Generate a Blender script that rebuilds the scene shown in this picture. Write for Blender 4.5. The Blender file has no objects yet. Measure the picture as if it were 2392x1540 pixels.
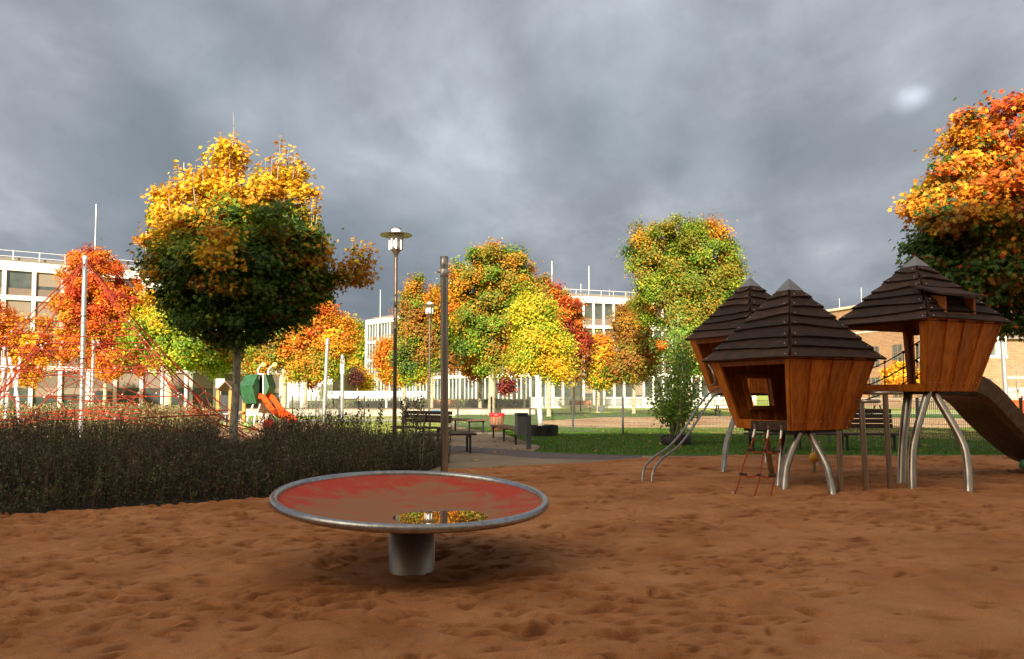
import bpy, bmesh, math, random
import numpy as np
from mathutils import Vector, Matrix
R = math.radians; PI = math.pi
random.seed(7); RS = np.random.RandomState(11)
sc = bpy.context.scene; COL = sc.collection

# ------------------------------------------------------------ camera, light, exposure
CH = 1.5; F = 1797.0; PITCH = R(3.0); PPY = 921 - F*math.tan(PITCH)
cd = bpy.data.cameras.new('camera'); cam = bpy.data.objects.new('camera', cd); COL.objects.link(cam)
cam.location = (0, 0, CH); cam.rotation_euler = (R(90)+PITCH, 0, 0)
cd.lens = 27.05; cd.sensor_width = 36; cd.clip_end = 3000; cd.clip_start = .05
cd.shift_y = (PPY-770)/2392.0
sc.camera = cam
SUN_EL = R(23); SUN_AZ = R(13)       # sun stands behind the camera, a little to the left
S = Vector((-math.sin(SUN_AZ)*math.cos(SUN_EL), -math.cos(SUN_AZ)*math.cos(SUN_EL), math.sin(SUN_EL)))
sl = bpy.data.lights.new('sun', 'SUN'); sl.energy = 5.0; sl.angle = R(.6); sl.color = (1, .90, .74)
so = bpy.data.objects.new('sun', sl); COL.objects.link(so); so.rotation_euler = S.to_track_quat('Z', 'Y').to_euler()
sc.view_settings.view_transform = 'Standard'; sc.view_settings.look = 'None'
sc.view_settings.exposure = 0.75; sc.view_settings.gamma = 1
sc.cycles.max_bounces = 6; sc.cycles.transparent_max_bounces = 8

def make_world():
    w = bpy.data.worlds.new('World'); sc.world = w; w.use_nodes = True
    n = w.node_tree.nodes; l = w.node_tree.links; n.clear()
    def N(t, **k):
        x = n.new(t)
        for a, b in k.items(): setattr(x, a, b)
        return x
    out = N('ShaderNodeOutputWorld'); bg1 = N('ShaderNodeBackground'); bg2 = N('ShaderNodeBackground'); mx = N('ShaderNodeMixShader')
    sky = N('ShaderNodeTexSky', sky_type='NISHITA', sun_disc=False, sun_elevation=SUN_EL, sun_rotation=PI+SUN_AZ)
    l.new(sky.outputs[0], bg1.inputs[0]); bg1.inputs[1].default_value = .10
    tc = N('ShaderNodeTexCoord'); sep = N('ShaderNodeSeparateXYZ'); l.new(tc.outputs['Generated'], sep.inputs[0])
    def M(op, a, b=None, c=None):
        m = N('ShaderNodeMath', operation=op)
        for i, v in enumerate((a, b, c)):
            if v is None: continue
            if isinstance(v, (int, float)): m.inputs[i].default_value = v
            else: l.new(v, m.inputs[i])
        return m.outputs[0]
    zz = M('ADD', M('MAXIMUM', sep.outputs[2], 0), .22)
    u = M('DIVIDE', sep.outputs[0], zz); v = M('DIVIDE', sep.outputs[1], zz)
    cb = N('ShaderNodeCombineXYZ'); l.new(u, cb.inputs[0]); l.new(v, cb.inputs[1])
    def noise(sc_, det, rough, off, dist=0):
        mp = N('ShaderNodeMapping'); mp.inputs['Location'].default_value = off; l.new(cb.outputs[0], mp.inputs[0])
        mp.inputs['Rotation'].default_value = (0, 0, .35); mp.inputs['Scale'].default_value = (1, .75, 1)
        t = N('ShaderNodeTexNoise'); t.inputs['Scale'].default_value = sc_; t.inputs['Detail'].default_value = det
        t.inputs['Roughness'].default_value = rough; t.inputs['Distortion'].default_value = dist; l.new(mp.outputs[0], t.inputs[0])
        return t.outputs[0]
    a = noise(.85, 7, .56, (3.1, 7.4, 0), .5); b = noise(2.0, 8, .54, (1.3, 2.2, 4), .3)
    mixv = M('ADD', M('MULTIPLY', a, .65), M('MULTIPLY', b, .35))
    cr = N('ShaderNodeValToRGB'); e = cr.color_ramp.elements
    e[0].position = .39; e[0].color = (.136, .160, .186, 1)
    e[1].position = .70; e[1].color = (.52, .53, .57, 1)
    m = e.new(.50); m.color = (.190, .210, .239, 1)
    m = e.new(.60); m.color = (.285, .31, .345, 1)
    l.new(mixv, cr.inputs[0])
    # the cloud bank is darkest near the horizon
    hz = N('ShaderNodeMapRange'); hz.inputs[1].default_value = 0; hz.inputs[2].default_value = .45
    hz.inputs[3].default_value = .88; hz.inputs[4].default_value = 1.02; l.new(sep.outputs[2], hz.inputs[0])
    # thinner, brighter places in the bank
    gain = hz.outputs[0]
    for (px, py), rad, amt in SPOTS:
        d = ray(px, py).normalized(); dp = N('ShaderNodeVectorMath', operation='DISTANCE'); dp.inputs[1].default_value = d
        wob = N('ShaderNodeVectorMath', operation='ADD'); nz = N('ShaderNodeTexNoise'); nz.inputs['Scale'].default_value = 5; nz.inputs['Detail'].default_value = 5; l.new(tc.outputs['Generated'], nz.inputs[0])
        sc2 = N('ShaderNodeVectorMath', operation='SCALE'); sb = N('ShaderNodeVectorMath', operation='SUBTRACT'); sb.inputs[1].default_value = (.5, .5, .5); l.new(nz.outputs[1], sb.inputs[0]); l.new(sb.outputs[0], sc2.inputs[0]); sc2.inputs['Scale'].default_value = rad*2.2
        l.new(tc.outputs['Generated'], wob.inputs[0]); l.new(sc2.outputs[0], wob.inputs[1]); l.new(wob.outputs[0], dp.inputs[0])
        g_ = N('ShaderNodeMapRange', interpolation_type='SMOOTHSTEP'); g_.inputs[1].default_value = 0; g_.inputs[2].default_value = rad; g_.inputs[3].default_value = amt; g_.inputs[4].default_value = 0
        l.new(dp.outputs['Value'], g_.inputs[0]); gain = M('ADD', gain, g_.outputs[0])
    mul = N('ShaderNodeVectorMath', operation='SCALE'); l.new(cr.outputs[0], mul.inputs[0]); l.new(gain, mul.inputs['Scale'])
    l.new(mul.outputs[0], bg2.inputs[0]); bg2.inputs[1].default_value = 1.0
    fr = N('ShaderNodeMapRange', interpolation_type='SMOOTHSTEP'); fr.inputs[1].default_value = -.20; fr.inputs[2].default_value = .05
    l.new(sep.outputs[1], fr.inputs[0]); l.new(fr.outputs[0], mx.inputs[0])
    bg3 = N('ShaderNodeBackground'); bg3.inputs[0].default_value = (1.0, .84, .62, 1); bd = N('ShaderNodeVectorMath', operation='DISTANCE'); bd.inputs[1].default_value = Vector((-.62, -.36, .70)).normalized(); l.new(tc.outputs['Generated'], bd.inputs[0])
    br = N('ShaderNodeMapRange', interpolation_type='SMOOTHSTEP'); br.inputs[1].default_value = .12; br.inputs[2].default_value = .50; br.inputs[3].default_value = 2.2; br.inputs[4].default_value = .34; l.new(bd.outputs['Value'], br.inputs[0]); l.new(br.outputs[0], bg3.inputs[1]); m3 = N('ShaderNodeMixShader')
    c3 = N('ShaderNodeMapRange'); c3.inputs[1].default_value = .34; c3.inputs[2].default_value = .50; l.new(a, c3.inputs[0]); l.new(c3.outputs[0], m3.inputs[0]); l.new(bg1.outputs[0], m3.inputs[1]); l.new(bg3.outputs[0], m3.inputs[2])
    l.new(m3.outputs[0], mx.inputs[1]); l.new(bg2.outputs[0], mx.inputs[2]); l.new(mx.outputs[0], out.inputs[0])
# ------------------------------------------------------------ pixel (2392 wide) -> world
def ray(px, py):
    x = (px-1196)/F; y = -(py-PPY)/F
    return Vector((x, math.cos(PITCH)-y*math.sin(PITCH), math.sin(PITCH)+y*math.cos(PITCH)))
def G(px, py, z=0.0):
    d = ray(px, py); t = (z-CH)/d.z
    return Vector((d.x*t, d.y*t, z))
def W(px, py, Y):
    d = ray(px, py); t = Y/d.y
    return Vector((d.x*t, Y, CH+d.z*t))
SPOTS = [((520, 250), .14, .42), ((1010, 410), .24, .38), ((1130, 330), .16, .25), ((1540, 200), .16, .5), ((2108, 238), .020, .55), ((2128, 228), .018, .45), ((2148, 222), .016, .4), ((2125, 232), .05, .15), ((2140, 240), .09, .05), ((1650, 480), .10, .35), ((760, 350), .12, .3), ((120, 470), .15, .22)]
make_world()

# ------------------------------------------------------------ materials
def mat(name, col, rough=.6, metal=0, var=.15, scale=6, col2=None, bump=0, bscale=40, stretch=(1, 1, 1), spec=.5, det=5, lo=.35, hi=.65, coat=0, isl=0):
    m = bpy.data.materials.new(name); m.use_nodes = True; n = m.node_tree.nodes; l = m.node_tree.links
    p = n['Principled BSDF']; p.inputs['Roughness'].default_value = rough; p.inputs['Metallic'].default_value = metal
    p.inputs['Specular IOR Level'].default_value = spec; p.inputs['Coat Weight'].default_value = coat
    tc = n.new('ShaderNodeTexCoord'); mp = n.new('ShaderNodeMapping'); mp.inputs['Scale'].default_value = stretch
    l.new(tc.outputs['Object'], mp.inputs[0])
    t = n.new('ShaderNodeTexNoise'); t.inputs['Scale'].default_value = scale; t.inputs['Detail'].default_value = det; l.new(mp.outputs[0], t.inputs[0])
    r = n.new('ShaderNodeValToRGB'); e = r.color_ramp.elements; e[0].position = lo; e[1].position = hi
    c2 = col2 if col2 else tuple(min(1, c*(1+var)) for c in col); c1 = col if col2 else tuple(c*(1-var) for c in col)
    e[0].color = (*c1, 1); e[1].color = (*c2, 1); l.new(t.outputs[0], r.inputs[0]); l.new(r.outputs[0], p.inputs['Base Color'])
    if isl:      # every board has a tone of its own
        g = n.new('ShaderNodeNewGeometry'); q = n.new('ShaderNodeMapRange'); q.inputs[3].default_value = 1-isl; q.inputs[4].default_value = 1+isl; l.new(g.outputs['Random Per Island'], q.inputs[0])
        v = n.new('ShaderNodeVectorMath'); v.operation = 'SCALE'; l.new(r.outputs[0], v.inputs[0]); l.new(q.outputs[0], v.inputs['Scale']); l.new(v.outputs[0], p.inputs['Base Color'])
    if bump:
        t2 = n.new('ShaderNodeTexNoise'); t2.inputs['Scale'].default_value = bscale; t2.inputs['Detail'].default_value = 6; l.new(mp.outputs[0], t2.inputs[0])
        b = n.new('ShaderNodeBump'); b.inputs['Strength'].default_value = min(1, bump); b.inputs['Distance'].default_value = .02
        l.new(t2.outputs[0], b.inputs['Height']); l.new(b.outputs[0], p.inputs['Normal'])
    return m
def leafmat(name, trans=.28, rough=.55):
    m = bpy.data.materials.new(name); m.use_nodes = True; n = m.node_tree.nodes; l = m.node_tree.links
    p = n['Principled BSDF']; p.inputs['Roughness'].default_value = rough; p.inputs['Specular IOR Level'].default_value = .35
    a = n.new('ShaderNodeAttribute'); a.attribute_name = 'leaf_hue'; l.new(a.outputs['Color'], p.inputs['Base Color'])
    tr = n.new('ShaderNodeBsdfTranslucent'); l.new(a.outputs['Color'], tr.inputs[0])
    mx = n.new('ShaderNodeMixShader'); mx.inputs[0].default_value = trans
    l.new(p.outputs[0], mx.inputs[1]); l.new(tr.outputs[0], mx.inputs[2]); l.new(mx.outputs[0], n['Material Output'].inputs[0])
    return m
def sandmat():
    m = bpy.data.materials.new('sand'); m.use_nodes = True; n = m.node_tree.nodes; l = m.node_tree.links
    p = n['Principled BSDF']; p.inputs['Roughness'].default_value = .95; p.inputs['Specular IOR Level'].default_value = .15
    tc = n.new('ShaderNodeTexCoord')
    def noise(s, d, r=.6):
        t = n.new('ShaderNodeTexNoise'); t.inputs['Scale'].default_value = s; t.inputs['Detail'].default_value = d; t.inputs['Roughness'].default_value = r
        l.new(tc.outputs['Object'], t.inputs[0]); return t.outputs[0]
    def ramp(src, a, b, c1, c2):
        r = n.new('ShaderNodeValToRGB'); e = r.color_ramp.elements; e[0].position = a; e[1].position = b; e[0].color = (*c1, 1); e[1].color = (*c2, 1)
        l.new(src, r.inputs[0]); return r.outputs[0]
    c = ramp(noise(.9, 6), .35, .68, (.385, .155, .060), (.53, .245, .105))
    g = ramp(noise(130, 3, .75), .3, .7, (.70, .68, .66), (1.28, 1.28, 1.28))
    da = n.new('ShaderNodeAttribute'); da.attribute_name = 'damp_shade'
    g2 = ramp(da.outputs['Fac'], 0, 1, (1.06, 1.06, 1.06), (.54, .47, .42))  # moist patches, plus shade of the hollows painted as darker colour
    for q in (g, g2):
        mx = n.new('ShaderNodeMix'); mx.data_type = 'RGBA'; mx.blend_type = 'MULTIPLY'; mx.inputs[0].default_value = 1
        l.new(c, mx.inputs[6]); l.new(q, mx.inputs[7]); c = mx.outputs[2]
    l.new(c, p.inputs['Base Color'])
    b1 = n.new('ShaderNodeBump'); b1.inputs['Strength'].default_value = 1; b1.inputs['Distance'].default_value = .012; l.new(noise(13, 8, .62), b1.inputs['Height'])
    b2 = n.new('ShaderNodeBump'); b2.inputs['Strength'].default_value = .7; b2.inputs['Distance'].default_value = .009; l.new(noise(90, 4, .7), b2.inputs['Height'])
    l.new(b1.outputs[0], b2.inputs['Normal']); l.new(b2.outputs[0], p.inputs['Normal'])
    return m
def brickmat():
    m = bpy.data.materials.new('brick'); m.use_nodes = True; n = m.node_tree.nodes; l = m.node_tree.links
    p = n['Principled BSDF']; p.inputs['Roughness'].default_value = .9
    tc = n.new('ShaderNodeTexCoord'); sp = n.new('ShaderNodeSeparateXYZ'); cb = n.new('ShaderNodeCombineXYZ')
    l.new(tc.outputs['Object'], sp.inputs[0]); l.new(sp.outputs[0], cb.inputs[0]); l.new(sp.outputs[2], cb.inputs[1])
    b = n.new('ShaderNodeTexBrick'); b.inputs['Scale'].default_value = 1; b.inputs['Brick Width'].default_value = .5; b.inputs['Row Height'].default_value = .16
    b.inputs['Mortar Size'].default_value = .02; b.inputs['Color1'].default_value = (.46, .24, .13, 1); b.inputs['Color2'].default_value = (.34, .15, .075, 1)
    b.inputs['Mortar'].default_value = (.5, .38, .26, 1); l.new(cb.outputs[0], b.inputs[0])
    t = n.new('ShaderNodeTexNoise'); t.inputs['Scale'].default_value = .8; t.inputs['Detail'].default_value = 6; l.new(tc.outputs['Object'], t.inputs[0])
    r = n.new('ShaderNodeValToRGB'); r.color_ramp.elements[0].color = (.75, .75, .75, 1); r.color_ramp.elements[1].color = (1.15, 1.1, 1.0, 1); l.new(t.outputs[0], r.inputs[0])
    mx = n.new('ShaderNodeMix'); mx.data_type = 'RGBA'; mx.blend_type = 'MULTIPLY'; mx.inputs[0].default_value = 1
    l.new(b.outputs[0], mx.inputs[6]); l.new(r.outputs[0], mx.inputs[7]); l.new(mx.outputs[2], p.inputs['Base Color'])
    return m
def discmat():
    m = bpy.data.materials.new('red_rubber'); m.use_nodes = True; n = m.node_tree.nodes; l = m.node_tree.links
    p = n['Principled BSDF']; p.inputs['Roughness'].default_value = .8; p.inputs['Specular IOR Level'].default_value = .2
    tc = n.new('ShaderNodeTexCoord')
    def noise(s, d, r=.6, dist=0):
        t = n.new('ShaderNodeTexNoise'); t.inputs['Scale'].default_value = s; t.inputs['Detail'].default_value = d; t.inputs['Roughness'].default_value = r
        t.inputs['Distortion'].default_value = dist; l.new(tc.outputs['Object'], t.inputs[0]); return t.outputs[0]
    # sand has gathered toward the low, puddled side of the dish
    sub = n.new('ShaderNodeVectorMath'); sub.operation = 'DISTANCE'; sub.inputs[1].default_value = (.15, -.35, .54); l.new(tc.outputs['Object'], sub.inputs[0])
    mr = n.new('ShaderNodeMapRange'); mr.inputs[1].default_value = .30; mr.inputs[2].default_value = 1.35; mr.inputs[3].default_value = .95; mr.inputs[4].default_value = .18
    l.new(sub.outputs['Value'], mr.inputs[0])
    def M(op, a, b):
        q = n.new('ShaderNodeMath'); q.operation = op
        for i, v in enumerate((a, b)):
            if isinstance(v, (int, float)): q.inputs[i].default_value = v
            else: l.new(v, q.inputs[i])
        return q.outputs[0]
    s = M('ADD', mr.outputs[0], M('MULTIPLY', M('SUBTRACT', noise(2.8, 5, .55, .9), .5), 2.9))
    s = M('ADD', s, M('MULTIPLY', M('SUBTRACT', noise(85, 4, .85), .5), 2.4))
    r = n.new('ShaderNodeValToRGB'); e = r.color_ramp.elements; e[0].position = .12; e[1].position = .66
    e[0].color = (.55, .062, .038, 1); e[1].color = (.38, .17, .082, 1); l.new(s, r.inputs[0]); l.new(r.outputs[0], p.inputs['Base Color'])
    b = n.new('ShaderNodeBump'); b.inputs['Strength'].default_value = .5; b.inputs['Distance'].default_value = .004; l.new(noise(120, 4), b.inputs['Height']); l.new(b.outputs[0], p.inputs['Normal'])
    return m

M_ = dict(
    sand=sandmat(), brick=brickmat(), disc=discmat(),
    steel=mat('brushed_steel', (.40, .36, .31), .32, 1, .18, 9, stretch=(1, 1, .15)),
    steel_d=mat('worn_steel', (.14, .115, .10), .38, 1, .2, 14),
    galv=mat('galvanised', (.62, .62, .60), .42, .75, .15, 12),
    white_metal=mat('white_metal', (.80, .79, .76), .4, 0, .04, 3),
    lamp_brown=mat('lamp_bronze', (.20, .145, .11), .38, .7, .12, 6),
    wood=mat('oiled_wood', (.36, .10, .009), .5, 0, .3, 3.0, col2=(.56, .18, .018), bump=.3, bscale=18, stretch=(6, 6, .8), spec=.35, isl=.22),
    wood_in=mat('inner_wood', (.26, .075, .018), .65, 0, .25, 4, stretch=(5, 5, .8)),
    shingle=mat('roof_board', (.042, .025, .018), .7, 0, .2, 4.5, col2=(.105, .043, .022), bump=.8, bscale=26, stretch=(1, 1, 5), lo=.42, hi=.78, spec=.35, isl=.35),
    zinc=mat('zinc_cap', (.36, .36, .36), .45, .6, .08, 4),
    bench=mat('bench_wood', (.20, .11, .06), .7, 0, .25, 5, stretch=(1, 6, 6), isl=.2),
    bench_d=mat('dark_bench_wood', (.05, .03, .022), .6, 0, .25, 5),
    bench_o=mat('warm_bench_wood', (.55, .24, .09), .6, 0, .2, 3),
    dark=mat('dark_metal', (.035, .033, .033), .5, .3, .15, 8),
    grey=mat('grey_paint', (.16, .175, .19), .5, .1, .08, 4),
    fence=mat('fence_grey', (.13, .13, .12), .5, .4, .1, 3),
    black=mat('black_plastic', (.012, .010, .010), .55, 0, .3, 5),
    rope=mat('red_rope', (.36, .042, .014), .8, 0, .25, 30, bump=.4, bscale=200),
    rope_d=mat('dark_rope', (.07, .025, .015), .8, 0, .25, 30),
    ferr=mat('alu_clamp', (.85, .82, .75), .35, .6, .05, 4),
    puddle=mat('puddle_water', (.16, .055, .022), .012, 0, .05, 3, spec=1.0),
    bark=mat('bark', (.27, .23, .17), .9, 0, .3, 9, col2=(.62, .58, .46), bump=.7, bscale=22, stretch=(2, 2, .8)),
    bark_w=mat('pale_bark', (.42, .34, .22), .9, 0, .25, 7, col2=(.66, .56, .38), bump=.6, bscale=20, stretch=(2, 2, .6)),
    birch=mat('limewashed_bark', (.30, .27, .22), .8, 0, .25, 4, col2=(.86, .84, .78), lo=.30, hi=.42, stretch=(1, 1, 3)),
    leaf=leafmat('maple_leaf'), leaf2=leafmat('shrub_leaf', .15, .7),
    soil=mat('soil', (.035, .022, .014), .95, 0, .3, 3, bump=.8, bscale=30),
    grass=mat('grass', (.048, .125, .009), .9, 0, .3, 1.2, col2=(.10, .21, .018), bump=1, bscale=60),
    meadow=mat('far_meadow', (.30, .44, .045), .9, 0, .3, .15, col2=(.52, .54, .12), bump=1, bscale=30),
    path=mat('gravel_path', (.30, .225, .15), .95, 0, .15, .8, bump=.6, bscale=70),
    pave=mat('stone_setts', (.14, .105, .105), .85, 0, .15, 3, bump=.8, bscale=25),
    pitch=mat('pitch_sand', (.38, .22, .12), .95, 0, .15, .35, col2=(.62, .42, .24), bump=.6, bscale=20),
    net_sand=mat('play_sand', (.66, .42, .21), .95, 0, .12, .6, bump=1, bscale=9),
    conc=mat('concrete', (.60, .54, .44), .85, 0, .18, 1.3, bump=.3, bscale=15),
    white=mat('white_facade', (.88, .86, .80), .7, 0, .04, .6),
    white_s=mat('white_soffit', (.52, .48, .43), .7, 0, .04, .6),
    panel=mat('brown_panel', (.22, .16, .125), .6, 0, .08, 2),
    louvre=mat('sun_blind', (.30, .235, .18), .6, 0, .08, 2, stretch=(.05, .05, 12)),
    glass=mat('window_pane', (.03, .035, .035), .06, 0, .5, .45, col2=(.13, .155, .13), spec=1.0),
    roofedge=mat('roof_edge', (.27, .23, .19), .7, 0, .1, 2),
    banner=mat('banner_cloth', (.82, .82, .80), .7, 0, .03, 1),
    print=mat('banner_print', (.42, .43, .44), .7, 0, .05, 1),
    print_g=mat('banner_print_green', (.18, .30, .15), .7, 0, .05, 1),
    orange=mat('orange_plastic', (.72, .085, .004), .6, 0, .05, 2, spec=.12),
    redp=mat('red_rubber_ball', (.50, .03, .012), .7, 0, .15, 8, spec=.15),
    greenp=mat('green_ball_paint', (.16, .48, .10), .5, 0, .1, 9, col2=(.45, .68, .25)),
    green_d=mat('green_board', (.018, .085, .035), .5, 0, .2, 5, col2=(.035, .14, .055)),
    yellow=mat('yellow_ball_paint', (.80, .72, .22), .35, 0, .05, 3),
    ochre=mat('ochre_ball_paint', (.72, .38, .03), .5, 0, .1, 5),
    redbag=mat('red_bag', (.65, .03, .03), .4, 0, .1, 5), bluebag=mat('blue_bag', (.10, .28, .50), .4, 0, .1, 5), bluedark=mat('dark_blue_bag', (.03, .05, .09), .4, 0, .1, 5),
    slat=mat('bin_slat', (.40, .19, .10), .7, 0, .25, 4, stretch=(5, 5, .6), isl=.2),
    tube_lit=mat('lamp_glass', (.93, .93, .91), .35, 0, .02, 3, spec=1.0),
    carw=mat('van_paint', (.80, .80, .78), .3, 0, .02, 2, coat=.5), tail=mat('tail_lamp', (.6, .03, .03), .2, 0, .1, 2),
    tyre=mat('tyre', (.02, .02, .02), .8, 0, .2, 6), contain=mat('orange_container', (.70, .13, .03), .55, 0, .1, 2),
    cast=mat('rear_facade', (.66, .62, .56), .8, 0, .1, 1),
    yellowp=mat('playhouse_orange_wood', (.62, .27, .04), .55, 0, .15, 4),
    mesh_red=mat('red_panel', (.55, .10, .03), .6, 0, .1, 3),
)

# ------------------------------------------------------------ mesh helpers
def origin(o):
    v = Vector((0, 0, 0))
    while o: v += Vector(o.location); o = o.parent
    return v
def tag(o, label=None, cat=None, group=None, kind=None):
    if label: o['label'] = label
    if cat: o['category'] = cat
    if group: o['group'] = group
    if kind: o['kind'] = kind
    return o
def empty(name, loc, rz=0, label=None, cat=None, group=None):
    o = bpy.data.objects.new(name, None); COL.objects.link(o); o.location = loc; o.rotation_euler = (0, 0, rz); o.empty_display_size = .2
    return tag(o, label, cat, group)
def copy_tree(o, parent=None):
    c = o.copy(); COL.objects.link(c); c.parent = parent
    for ch in list(o.children): copy_tree(ch, c)
    return c
class MB:
    def __init__(s): s.v = []; s.f = []; s.s = []; s.mi = None; s.m2 = None
    def add(s, vs, fs, smooth=False):
        b = len(s.v); s.v += [tuple(v) for v in vs]; s.f += [tuple(i+b for i in f) for f in fs]; s.s += [smooth]*len(fs); return s
    def hexa(s, p):   # 8 points: bottom 0-3, top 4-7
        return s.add(p, [(3, 2, 1, 0), (4, 5, 6, 7), (0, 1, 5, 4), (1, 2, 6, 5), (2, 3, 7, 6), (3, 0, 4, 7)])
    def box(s, c, d, rz=0):
        x, y, z = d[0]/2, d[1]/2, d[2]/2; cs, sn = math.cos(rz), math.sin(rz)
        p = [(-x, -y, -z), (x, -y, -z), (x, y, -z), (-x, y, -z), (-x, -y, z), (x, -y, z), (x, y, z), (-x, y, z)]
        return s.hexa([(c[0]+a*cs-b*sn, c[1]+a*sn+b*cs, c[2]+e) for a, b, e in p])
    def bar(s, p, q, w, h, up=(0, 0, 1)):
        p, q = Vector(p), Vector(q); d = (q-p).normalized(); u = Vector(up)
        if abs(d.dot(u)) > .98: u = Vector((0, 1, 0))
        a = d.cross(u).normalized()*w/2; b = a.cross(d).normalized()*h/2
        return s.hexa([p-a-b, p+a-b, q+a-b, q-a-b, p-a+b, p+a+b, q+a+b, q-a+b])
    def tube(s, pts, r, n=8, cap=True, smooth=True):
        pts = [Vector(p) for p in pts]; m = len(pts); rs = r if isinstance(r, (list, tuple)) else [r]*m
        vs = []; prev = None
        for i, p in enumerate(pts):
            t = (pts[min(i+1, m-1)]-pts[max(i-1, 0)]).normalized()
            if prev is None:
                u = Vector((0, 0, 1)) if abs(t.z) < .9 else Vector((1, 0, 0)); a = t.cross(u).normalized()
            else: a = (prev-t*prev.dot(t)).normalized()
            prev = a; b = t.cross(a)
            for k in range(n):
                g = 2*PI*k/n; vs.append(p+(a*math.cos(g)+b*math.sin(g))*rs[i])
        fs = [(i*n+k, i*n+(k+1) % n, (i+1)*n+(k+1) % n, (i+1)*n+k) for i in range(m-1) for k in range(n)]
        s.add(vs, fs, smooth)
        if cap:
            s.add(vs[:n], [tuple(range(n))[::-1]]); s.add(vs[-n:], [tuple(range(n))])
        return s
    def lathe(s, prof, n=24, c=(0, 0, 0), smooth=True, sx=1, sy=1):
        vs = [(c[0]+r*sx*math.cos(2*PI*k/n), c[1]+r*sy*math.sin(2*PI*k/n), c[2]+z) for r, z in prof for k in range(n)]
        fs = [(i*n+k, i*n+(k+1) % n, (i+1)*n+(k+1) % n, (i+1)*n+k) for i in range(len(prof)-1) for k in range(n)]
        return s.add(vs, fs, smooth)
    def prism(s, poly, vec):
        n = len(poly); vec = Vector(vec); p = [Vector(q) for q in poly]; t = [q+vec for q in p]
        return s.add(p+t, [tuple(range(n))[::-1], tuple(range(n, 2*n))]+[(i, (i+1) % n, n+(i+1) % n, n+i) for i in range(n)])
    def ball(s, c, r, n=16, m=10, sz=1):
        return s.lathe([(r*math.sin(PI*i/m)+1e-5, -r*sz*math.cos(PI*i/m)) for i in range(m+1)], n, c)
    def second(s, o, m): n0 = len(s.f); s.add(o.v, o.f, False); s.mi = [0]*n0+[1]*len(o.f); s.m2 = m; return s
    def build(s, name, m, parent=None, world=False, loc=None):
        me = bpy.data.meshes.new(name); off = origin(parent) if (world and parent) else Vector((0, 0, 0))
        if loc is not None: off = Vector(loc)
        vs = s.v if off.length == 0 else [(a-off.x, b-off.y, c-off.z) for a, b, c in s.v]
        me.from_pydata(vs, [], s.f); me.polygons.foreach_set('use_smooth', s.s); me.materials.append(M_[m] if isinstance(m, str) else m); me.update()
        if s.mi: me.materials.append(M_[s.m2]); me.polygons.foreach_set('material_index', s.mi)
        o = bpy.data.objects.new(name, me); COL.objects.link(o)
        if parent: o.parent = parent
        if loc is not None: o.location = loc
        return o
def spline(pts, n=8):
    P = [Vector(p) for p in pts]; P = [P[0]*2-P[1]]+P+[P[-1]*2-P[-2]]; out = []
    for i in range(1, len(P)-2):
        for k in range(n):
            t = k/n; a, b, c, d = P[i-1:i+3]
            out.append(.5*((2*b)+(c-a)*t+(2*a-5*b+4*c-d)*t*t+(3*b-a-3*c+d)*t**3))
    out.append(P[-2]); return out
def struct(name, mb, m): return tag(mb.build(name, m), kind='structure')
def sheet(name, poly, z, m, sub=False):
    mb = MB(); mb.add([(p[0], p[1], z) for p in poly], [tuple(range(len(poly)))]); return struct(name, mb, m)
def ccw(poly):
    a = sum(poly[i][0]*poly[(i+1) % len(poly)][1]-poly[(i+1) % len(poly)][0]*poly[i][1] for i in range(len(poly)))
    return poly if a > 0 else poly[::-1]
def gp(pts): return ccw([(G(*p).x, G(*p).y) for p in pts])
def inside(poly, x, y):
    r = np.zeros(x.shape, bool); n = len(poly)
    for i in range(n):
        x1, y1 = poly[i][:2]; x2, y2 = poly[(i+1) % n][:2]
        c = ((y1 > y) != (y2 > y)) & (x < (x2-x1)*(y-y1)/((y2-y1) if y2 != y1 else 1e-9)+x1); r ^= c
    return r

# value noise
def vn(x, y, sc_, seed):
    g = np.random.RandomState(seed).rand(256, 256); u = x/sc_+1000; v = y/sc_+1000
    i = np.floor(u).astype(int); j = np.floor(v).astype(int); a = u-i; b = v-j; a = a*a*(3-2*a); b = b*b*(3-2*b)
    q = lambda di, dj: g[(i+di) % 256, (j+dj) % 256]
    return (q(0, 0)*(1-a)+q(1, 0)*a)*(1-b)+(q(0, 1)*(1-a)+q(1, 1)*a)*b
def fbm(x, y, s0, o, seed):
    t = 0; w = 1; tot = 0
    for k in range(o): t = t+w*vn(x, y, s0/2**k, seed+k); tot += w; w *= .55
    return t/tot-.5

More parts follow.
